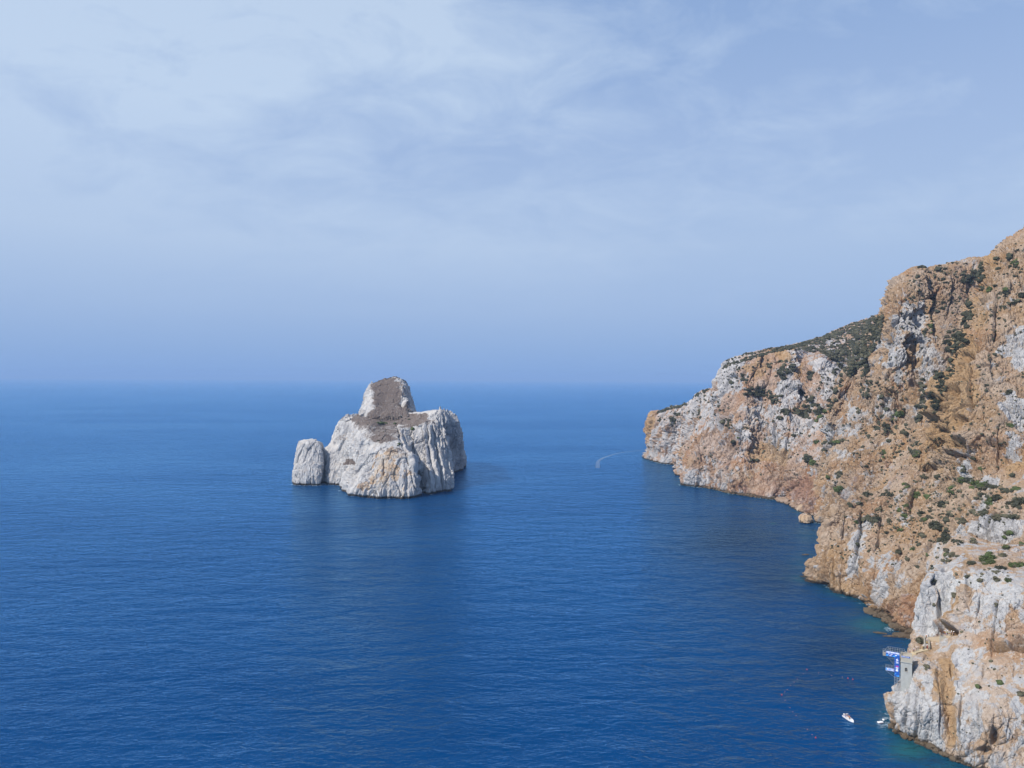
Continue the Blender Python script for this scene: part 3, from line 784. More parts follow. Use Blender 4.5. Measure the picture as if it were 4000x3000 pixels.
TOP = p(-158, 940, 83)
ISLE = [
    ic((0, W(1276, 1890)), (0.25, P(1267, 1765, 892)), (0.45, P(1306, 1727, 902)), (0.65, P(1318, 1655, 908)), (0.8, P(1353, 1625, 912)), top=TOP),
    ic((0, W(1331, 1896)), (0.4, P(1342, 1770, 868)), (0.65, P(1365, 1680, 880)), (0.8, P(1400, 1642, 890)), top=TOP),
    ic((0, W(1378, 1936)), (0.4, P(1392, 1800, 812)), (0.65, P(1415, 1710, 830)), (0.8, P(1440, 1672, 848)), top=TOP),
    ic((0, W(1462, 1946)), (0.4, P(1470, 1790, 797)), (0.55, P(1478, 1735, 812)), (0.8, P(1490, 1682, 850)), top=TOP),
    ic((0, W(1570, 1948)), (0.4, P(1562, 1800, 790)), (0.55, P(1552, 1742, 808)), (0.8, P(1545, 1678, 850)), top=TOP),
    ic((0, W(1627, 1943)), (0.25, P(1630, 1850, 786)), (0.45, P(1607, 1785, 800)), (0.65, P(1590, 1730, 830)), (0.8, P(1582, 1672, 852)), top=TOP),
    ic((0, W(1645, 1926)), (0.25, P(1640, 1850, 830)), (0.45, P(1625, 1770, 838)), (0.8, P(1610, 1664, 856)), top=TOP),
    ic((0, W(1680, 1932)), (0.4, P(1668, 1790, 825)), (0.8, P(1645, 1650, 856)), top=TOP),
    ic((0, W(1715, 1924)), (0.4, P(1705, 1780, 835)), (0.8, P(1682, 1634, 858)), top=TOP),
    ic((0, W(1768, 1916)), (0.4, P(1762, 1800, 848)), (0.65, P(1742, 1680, 855)), (0.8, P(1722, 1600, 868)), top=TOP),
    ic((0, p(-84, 885, 0)), (0.4, p(-84, 890, 40)), (0.8, P(1747, 1618, 895)), top=TOP),
    ic((0, p(-92, 950, 0)), (0.4, p(-88, 950, 40)), (0.8, P(1760, 1622, 935)), top=TOP),
    ic((0, W(1808, 1836)), (0.2, P(1812, 1800, 1005)), (0.5, P(1800, 1740, 990)), (0.8, P(1774, 1632, 955)), top=TOP),
    ic((0, p(-72, 1070, 0)), (0.8, p(-92, 1040, 72)), top=TOP),
    ic((0, p(-165, 1120, 0)), (0.8, p(-165, 1080, 78)), top=TOP),
    ic((0, p(-245, 1070, 0)), (0.8, p(-225, 1040, 74)), top=TOP),
    ic((0, p(-248, 965, 0)), (0.8, P(1385, 1622, 985)), top=TOP),
]
I_WH = [(1500, 1840, 60, 60, 0.42), (1540, 1800, 40, 40, 0.4), (1590, 1880, 20, 50, 0.55), (1430, 1900, 14, 40, 0.4)]
I_DRY = [(1392, 1628, 62, 20, 0.95), (1610, 1632, 70, 20, 0.9), (1370, 1630, 50, 16, 0.75), (1490, 1700, 66, 22, 0.62), (1540, 1765, 50, 12, 0.5), (1385, 1632, 40, 14, 0.5), (1420, 1665, 40, 16, 0.42), (1660, 1640, 60, 16, 0.55), (1530, 1700, 50, 14, 0.5), (1460, 1700, 50, 30, 0.4), (1600, 1785, 26, 8, 0.6), (1490, 1640, 125, 32, 0.9), (1600, 1640, 80, 24, 0.85), (1500, 1685, 60, 16, 0.75), (1490, 1712, 50, 18, 0.85), (1350, 1805, 26, 12, 0.9), (1590, 1790, 40, 16, 0.5), (1400, 1640, 40, 16, 0.8), (1335, 1715, 24, 8, 0.5)]
PK = p(-168, 1005, 132.5)
PEAKLET = [
    ic((0, P(1505, 1650, 895)), (0.4, P(1510, 1580, 925)), (0.8, P(1515, 1486, 985)), top=PK),
    ic((0, P(1440, 1640, 900)), (0.4, P(1450, 1560, 930)), (0.8, P(1465, 1496, 975)), top=PK),
    ic((0, P(1399, 1625, 930)), (0.3, P(1405, 1590, 934)), (0.6, P(1419, 1538, 945)), (0.8, P(1436, 1510, 965)), top=PK),
    ic((0, p(-208, 1050, 70)), (0.8, p(-186, 1025, 121)), top=PK),
    ic((0, p(-150, 1070, 70)), (0.8, p(-155, 1045, 124)), top=PK),
    ic((0, p(-146, 1045, 70)), (0.8, p(-158, 1030, 126)), top=PK),
    ic((0, P(1628, 1628, 958)), (0.35, P(1604, 1568, 972)), (0.7, P(1588, 1506, 985)), (0.8, P(1572, 1486, 995)), top=PK),
    ic((0, P(1595, 1645, 900)), (0.4, P(1575, 1570, 930)), (0.8, P(1560, 1485, 985)), top=PK),
]
PK_DRY = [(1525, 1628, 95, 30, 0.95), (1512, 1535, 60, 70, 0.95), (1530, 1600, 75, 40, 0.85), (1505, 1492, 66, 22, 0.92)]
ZERO = [(-0.1, 0)]
STK = P(1214, 1716, 895)
STACK = [
    ic((0, W(1149, 1893)), (0.5, P(1158, 1770, 884)), (0.8, P(1180, 1730, 888)), top=STK),
    ic((0, W(1200, 1896)), (0.5, P(1202, 1780, 872)), (0.8, P(1208, 1722, 882)), top=STK),
    ic((0, W(1251, 1895)), (0.5, P(1250, 1780, 874)), (0.8, P(1242, 1724, 882)), top=STK),
    ic((0, W(1257, 1886)), (0.5, P(1260, 1780, 894)), (0.8, P(1252, 1740, 896)), top=STK),
    ic((0, p(-246, 930, 0)), (0.8, p(-250, 920, 46)), top=STK),
    ic((0, p(-284, 938, 0)), (0.8, p(-274, 920, 48)), top=STK),
]
SLABS = [(1552, 1673, 1580, 1767), (1610, 1668, 1634, 1830), (1648, 1655, 1680, 1900), (1668, 1645, 1707, 1919), (1690, 1635, 1725, 1850), (1722, 1610, 1770, 1900)]


def slabs(V, X, Y):
    """Tall slabs on the right flank, each rising towards its right edge and breaking off there."""
    n = 6.0 * vnoise(V.astype(np.float32) / 9.0, 7)
    pos = [x0 + (Y - y0) * (x1 - x0) / (y1 - y0) + n for x0, y0, x1, y1 in SLABS]
    d = np.zeros(len(V), np.float32)
    for a, b in zip(pos[:-1], pos[1:]):
        w = np.clip((X - a) / np.maximum(b - a, 4), 0, 1)
        d += np.where((X > a) & (X <= b), 2.4 - 5.0 * w, 0)
        d -= 3.5 * np.exp(-((X - a) / 2.6) ** 2)
    vis = np.clip((Y - 1650) / 30, 0, 1) * np.clip((1925 - Y) / 20, 0, 1) * (V[:, 1] < 1000)
    # bays and buttresses of the sunny side
    for (bx, by, rx, ry, k) in [(1420, 1760, 14, 60, -4), (1385, 1830, 16, 80, -5), (1500, 1800, 40, 90, 4), (1340, 1790, 24, 30, -4), (1355, 1690, 12, 40, -3), (1470, 1740, 60, 10, -3),
                                (1640, 1870, 10, 60, -5), (1590, 1870, 10, 60, -3), (1440, 1850, 8, 60, -2.5), (1600, 1800, 24, 12, 3)]:
        d += k * np.exp(-((X - bx) / rx) ** 2 - ((Y - by) / ry) ** 2) * (V[:, 1] < 940)
    return d * vis


I_CR = [([(1580, 1735), (1608, 1785), (1630, 1840), (1640, 1945)], 5, 9, 11), ([(1330, 1700), (1345, 1770), (1350, 1830)], 3, 3, 7), ([(1440, 1740), (1425, 1800), (1405, 1860)], 3, 3, 7),
        ([(1375, 1760), (1370, 1850), (1362, 1925)], 4, -4, 8), ([(1500, 1790), (1495, 1870)], 2, 2.5, 6), ([(1590, 1830), (1585, 1935)], 3, 3, 7), ([(1735, 1640), (1752, 1760), (1765, 1880)], 3, 4, 7)]
me_a = rock('islet', ISLE, 620, 330, closed=True, amp=0.85, size=0.75, flute=1.0, white=1.0, whites=I_WH, drys=I_DRY, seed=43, fineflute=0.6, zs=0.2, small=0.6, creases=I_CR, extra=slabs)
islet = obj('islet', me_a, M_ISLE)
tag(islet, 'big white limestone islet with a flat brown top', 'islet')
pk = obj('peak', rock('peak', PEAKLET, 300, 150, closed=True, amp=0.8, size=0.7, flute=0.6, fineflute=0.4, zs=0.3, small=0.7, creases=[([(1566, 1492), (1572, 1540), (1592, 1590), (1614, 1630)], 2, 6, 9)], white=1.0, drys=PK_DRY, seed=53), M_ISLE, islet)
stack = obj('sea_stack', rock('sea_stack', STACK, 220, 200, closed=True, amp=0.85, size=0.6, flute=0.8, fineflute=0.6, zs=0.2, small=0.6, white=1.0, seed=63), M_ISLE)


def pinnacle(px, py, d, w, h, seed):
    bm = bmesh.new(); bmesh.ops.create_icosphere(bm, subdivisions=4, radius=1.0)
    w *= 1.5
    A = np.array([v.co[:] for v in bm.verts], np.float32)
    c0, h0 = cells(A * np.array([1.6, 1.6, .7], np.float32) + seed, seed); c1, h1 = cells(A * np.array([4, 4, 1.8], np.float32), seed + 1)
    k = 1 + (c0 - .5) * .5 - .12 * np.exp(-h0 / .08) + (c1 - .5) * .25 + 0.12 * fbm(A * 3, 3, seed)
    top = P(px, py, d)
    for v, q, a in zip(bm.verts, k, A):
        tp = 1 - 0.55 * max(0, a[2])
        v.co = Vector((top[0] + a[0] * q * w * tp, top[1] + a[1] * q * w * tp, top[2] - h + a[2] * q * h))
    me = bm_mesh('pinnacle', bm)
    for kk, val in (('white', 1.0), ('red', 0.0), ('dry', 0.0), ('gold', 0.0)):
        me.attributes.new(kk, 'FLOAT', 'POINT').data.foreach_set('value', [val] * len(me.vertices))
    me.polygons.foreach_set('use_smooth', [False] * len(me.polygons))
    return obj('pinnacle', me, M_ISLE, islet)


for q_ in [(1722, 1592, 868, 6, 15, 1), (1742, 1606, 880, 8, 13, 2), (1768, 1618, 930, 7, 13, 3), (1704, 1606, 862, 6, 12, 4), (1690, 1622, 862, 5, 7, 5), (1640, 1622, 930, 4, 6, 6), (1664, 1626, 930, 3, 4, 7),
           (1360, 1622, 905, 6, 6, 8), (1385, 1617, 915, 5, 6, 9), (1330, 1650, 905, 4, 8, 10), (1585, 1500, 988, 4, 12, 11), (1604, 1563, 975, 4, 10, 12), (1455, 1496, 975, 4, 7, 13), (1560, 1478, 985, 4, 5, 14)]:
    pinnacle(*q_)
tag(stack, 'small white sea stack standing left of the big islet', 'sea stack')

# ------------------------------------------------------------------ the sea
def axis(lo, hi, step, far):
    a = np.arange(lo, hi + 0.1, step)
    out = [lo]; s = step
    while out[-1] > -far:
        s *= 1.35; out.append(max(out[-1] - s, -far))
    out2 = [hi]; s = step
    while out2[-1] < far:
        s *= 1.35; out2.append(min(out2[-1] + s, far))
    return np.concatenate([np.array(out[1:])[::-1], a, np.array(out2[1:])])


def shoreline(G):
    z = G[:, :, 2]
    s = (z[:-1] < 0) & (z[1:] >= 0)
    r, c = np.nonzero(s)
    return G[r, c, :2]


xs = axis(-420, 380, 4.0, 74990.0); ys = axis(150, 1330, 4.0, 74990.0)
GX, GY = np.meshgrid(xs, ys)
SH = np.concatenate([shoreline(g)[::6] for g in ROCK_GRIDS[:4]])
SHI = np.concatenate([shoreline(g)[::6] for g in ROCK_GRIDS[4:]])


def mindist(shore):
    D = np.full(GX.shape, 999.0, np.float32)
    sub = (GX > -430) & (GX < 390) & (GY > 140) & (GY < 1260)
    qx, qy = GX[sub].astype(np.float32), GY[sub].astype(np.float32)
    best = np.full(qx.shape, 999.0, np.float32)
    for k in range(0, len(shore), 16):
        s = shore[k:k + 16].astype(np.float32)
        best = np.minimum(best, np.sqrt((qx[:, None] - s[None, :, 0]) ** 2 + (qy[:, None] - s[None, :, 1]) ** 2).min(1))
    D[sub] = best
    return D


D1, D2 = mindist(SH), mindist(SHI)
shallow = 0.62 * np.exp(-D1 / 9.0) + 0.30 * np.exp(-D2 / 6.0)
PX, PY = project(np.stack([GX.ravel(), GY.ravel(), 0 * GX.ravel()], 1))
PX = PX.reshape(GX.shape); PY = PY.reshape(GX.shape)
ahead = GY > 150
for (bx, by, rx, ry, v) in [(3430, 2440, 130, 45, 0.75), (3150, 2200, 90, 60, 0.35), (3170, 2090, 90, 50, 0.30), (3020, 2045, 14, 5, 0.9), (3560, 2930, 130, 60, 0.75), (3700, 3020, 160, 60, 0.6),
                            (3300, 2420, 100, 50, 0.25), (3420, 2620, 120, 90, 0.15), (3400, 2800, 60, 60, 0.2)]:
    shallow = np.maximum(shallow, np.where(ahead, v * np.exp(-(((PX - bx) / rx) ** 2 + ((PY - by) / ry) ** 2)), 0))
navy_patch = np.zeros_like(shallow)  # soft dark navy patches in the near-shore water colour
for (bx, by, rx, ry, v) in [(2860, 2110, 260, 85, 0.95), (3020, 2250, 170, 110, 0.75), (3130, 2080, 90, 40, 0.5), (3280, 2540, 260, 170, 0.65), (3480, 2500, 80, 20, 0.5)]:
    navy_patch = np.maximum(navy_patch, np.where(ahead, v * np.exp(-(((PX - bx) / rx) ** 2 + ((PY - by) / ry) ** 2)), 0))
foam = np.minimum(D1, D2)
# the fading wash of a boat that has gone behind the headland
WK = [W(*q) for q in ((2545, 1754), (2531, 1756), (2461, 1764), (2419, 1770), (2381, 1780), (2354, 1790), (2338, 1801), (2334, 1828))]
me = grid_mesh('water', np.stack([GX, GY, 0 * GX], 2), {'shallow': shallow, 'navy_patch': navy_patch, 'shore': foam}, flat=False)

t = NT('sea_water')
pos, nor = t.pos()
sh_, wd_, fo_ = t.attr('shallow'), t.attr('navy_patch'), t.attr('shore')
nb = t.noise(pos, 0.018, 5.0, 0.6, 0.3)
ns = t.noise(t.mapped(pos, (0.45, 1.0, 1.0), (0, 0, R(12))), 0.0035, 5.0, 0.6, 0.6)
deep = t.mix(t.step(ns, 0.3, 0.7), (0.0002, 0.034, 0.124), (0.0004, 0.043, 0.148))
s2 = t.math('MULTIPLY', sh_, t.math('MULTIPLY_ADD', nb, 1.2, 0.4))
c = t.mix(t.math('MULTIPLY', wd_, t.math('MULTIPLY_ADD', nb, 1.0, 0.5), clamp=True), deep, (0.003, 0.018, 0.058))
c = t.mix(t.step(s2, 0.02, 1.0), c, (0.018, 0.10, 0.108))
# thin broken foam where the swell meets the rock
nf = t.noise(pos, 0.35, 5.0, 0.7, 0.8)
nl = t.noise(pos, 0.045, 3.0, 0.5)
ff = t.math('MULTIPLY', t.step(fo_, 6.0, 1.2), t.math('MULTIPLY', t.step(nf, 0.47, 0.62), t.step(nl, 0.465, 0.56)))
c = t.mix(ff, c, (0.62, 0.68, 0.70))
t.put(t.b.inputs['Base Color'], c)
t.b.inputs['IOR'].default_value = 1.33
t.b.inputs['Specular IOR Level'].default_value = 0.0
t.b.subsurface_method = 'BURLEY'
t.b.inputs['Subsurface Weight'].default_value = 0.75
t.b.inputs['Subsurface Radius'].default_value = (1.0, 1.0, 1.0)
t.b.inputs['Subsurface Scale'].default_value = 30.0
rough = t.math('MULTIPLY_ADD', t.step(ns, 0.35, 0.7), 0.08, 0.17)
rough = t.math('MULTIPLY_ADD', ff, 0.5, rough)
t.put(t.b.inputs['Roughness'], rough)
w1 = t.noise(t.mapped(pos, (0.55, 1.0, 1.0), (0, 0, R(-14))), 0.42, 4.0, 0.6, 0.6)
w2 = t.noise(t.mapped(pos, (0.5, 1.0, 1.0), (0, 0, R(16))), 0.10, 3.0, 0.5, 0.5)
w3 = t.noise(t.mapped(pos, (0.4, 1.0, 1.0), (0, 0, R(-4))), 0.03, 2.0, 0.5, 0.3)
hgt = t.math('MULTIPLY_ADD', w1, 0.55, t.math('MULTIPLY_ADD', w2, 1.4, t.math('MULTIPLY', w3, 1.6)))
bmp = t.bump(hgt, 1.0, 1.9)
gl = t.n.new('ShaderNodeBsdfGlossy'); gl.inputs['Color'].default_value = (0.38, 0.70, 1.0, 1)
t.l.new(rough, gl.inputs['Roughness']); t.l.new(bmp.outputs[0], gl.inputs['Normal'])
fr = t.n.new('ShaderNodeFresnel'); fr.inputs['IOR'].default_value = 1.33; t.l.new(bmp.outputs[0], fr.inputs['Normal'])
mx = t.n.new('ShaderNodeMixShader'); t.l.new(t.math('MULTIPLY', t.math('POWER', fr.outputs[0], 1.4), 1.6, clamp=True), mx.inputs[0])
t.l.new(t.b.outputs[0], mx.inputs[1]); t.l.new(gl.outputs[0], mx.inputs[2]); t.l.new(mx.outputs[0], t.out.inputs[0])
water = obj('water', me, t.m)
wp_ = pchip(np.arange(len(WK)), np.array(WK), np.linspace(0, len(WK) - 1, 90))
tg = np.gradient(wp_, axis=0); tg /= np.linalg.norm(tg, axis=1, keepdims=True)
sd_ = np.stack([tg[:, 1], -tg[:, 0], 0 * tg[:, 0]], 1)
fr_ = np.linspace(0, 1, 90)[:, None]
wid = 1.1 + 2.2 * fr_ ** 1.6
across = np.linspace(-1, 1, 7)
WG = wp_[None] + sd_[None] * wid[None] * across[:, None, None] + np.array([0, 0, 0.03])
fade = (1 - across[:, None] ** 2) * (np.clip((1 - fr_[:, 0]) / 0.45, 0, 1) ** 0.8)[None] * (1 - 0.7 * fr_[:, 0])[None]
wme = grid_mesh('wake', WG, {'fade': fade}, flat=False)
tw = NT('wake_foam'); wpos, _ = tw.pos()
wf = tw.noise(wpos, 0.5, 4.0, 0.7)
tw.put(tw.b.inputs['Base Color'], tw.mix(tw.math('MULTIPLY', tw.attr('fade'), tw.math('MULTIPLY_ADD', wf, 0.9, 0.1)), (0.0003, 0.060, 0.185), (0.22, 0.38, 0.55)))
tw.b.inputs['Roughness'].default_value = 0.2; tw.b.inputs['Specular IOR Level'].default_value = 0.19; tw.b.inputs['IOR'].default_value = 1.33
tag(obj('wake', wme, tw.m), 'pale curved boat wake beside the far headland', kind='stuff')
tag(water, 'deep blue sea with small wind waves', kind='structure')

# ------------------------------------------------------------------ sea haze
bm = bmesh.new()
add_box(bm, (0, 0, 142.0), (150000.0, 150000.0, 316.0))
hm = bpy.data.materials.new('haze_air'); hm.use_nodes = True
hm.node_tree.nodes.clear()
ho = hm.node_tree.nodes.new('ShaderNodeOutputMaterial'); hv = hm.node_tree.nodes.new('ShaderNodeVolumePrincipled')
hv.inputs['Color'].default_value = (0.40, 0.62, 1.0, 1); hv.inputs['Density'].default_value = 6.0e-5
hm.node_tree.links.new(hv.outputs[0], ho.inputs['Volume'])
haze = obj('haze', bm_mesh('haze', bm), hm)
tag(haze, 'thin blue sea haze in the distance', 'haze', kind='stuff')

# ================================================================== VEGETATION
bpy.context.view_layer.update()
DG = bpy.context.evaluated_depsgraph_get()
TREES = {n: BVHTree.FromObject(o, DG) for n, o in (('headland', head), ('mountain', peak), ('spur', spur), ('cliff', near), ('islet', islet), ('peak', pk), ('sea_stack', stack))}
ORG = Vector(CAM)


def hit(px, py, only=None):
    """First rock behind the pixel: (point, normal, name)."""
    d = Vector(ray(px, py)).normalized()
    best = None
    for n, tr in TREES.items():
        if only and n not in only:
            continue
        loc, nor, i, dist = tr.ray_cast(ORG, d)
        if loc is not None and (best is None or dist < best[3]):
            best = (loc, nor, n, dist)
    return best


def leaf_mat(name, a, b):
    t = NT(name)
    pos, _ = t.pos()
    oi = t.n.new('ShaderNodeObjectInfo')
    f = t.noise(pos, 0.9, 4.0, 0.7)
    c = t.mix(t.step(f, 0.3, 0.7), a, b)
    c = t.mix(t.math('MULTIPLY', oi.outputs['Random'], 0.35), c, (0.085, 0.075, 0.045))
    t.put(t.b.inputs['Base Color'], c)
    t.b.inputs['Roughness'].default_value = 0.8
    t.b.inputs['Specular IOR Level'].default_value = 0.2
    return t.m


LEAF = [leaf_mat('dark_maquis', (0.026, 0.031, 0.022), (0.056, 0.062, 0.040)),
        leaf_mat('green_maquis', (0.038, 0.060, 0.018), (0.078, 0.105, 0.036)),
        leaf_mat('olive_maquis', (0.062, 0.064, 0.042), (0.125, 0.115, 0.075))]


def shrub_mesh(seed, n=230):
    r = random.Random(seed)
    bm = bmesh.new()
    lobes = [(Vector((r.uniform(-.45, .45), r.uniform(-.45, .45), r.uniform(.15, .5))), r.uniform(.35, .6)) for _ in range(5)]
    for c, s in lobes:
        m = Matrix.Translation(c) @ Matrix.Diagonal((s * .72, s * .72, s * .58, 1))
        q = bmesh.ops.create_icosphere(bm, subdivisions=1, radius=1.0, matrix=m)
        for v in q['verts']:
            v.co += Vector((r.uniform(-1, 1), r.uniform(-1, 1), r.uniform(-1, 1))) * 0.11
    for _ in range(n):                       # leaf sprays standing out of the lobes
        c, s = r.choice(lobes)
        d = Vector((r.gauss(0, 1), r.gauss(0, 1), r.gauss(0.25, 1))).normalized()
        o = c + Vector((d.x * s, d.y * s, d.z * s * .8)) * r.uniform(.75, 1.12)
        u = d.cross(Vector((r.gauss(0, 1), r.gauss(0, 1), r.gauss(0, 1)))).normalized() * r.uniform(.07, .16)
        w = (d + Vector((r.gauss(0, .6), r.gauss(0, .6), r.gauss(0, .6)))).normalized() * r.uniform(.09, .2)
        vs_ = [bm.verts.new(o - u), bm.verts.new(o + u), bm.verts.new(o + w)]
        bm.faces.new(vs_)
    me = bpy.data.meshes.new('shrub'); bm.to_mesh(me); bm.free()
    me.polygons.foreach_set('use_smooth', [False] * len(me.polygons))
    return me


SHRUBS = {}
for k in range(3):
    for s_ in range(3):
        me = shrub_mesh(100 * k + s_)
        me.materials.append(LEAF[k])
        SHRUBS[k, s_] = me

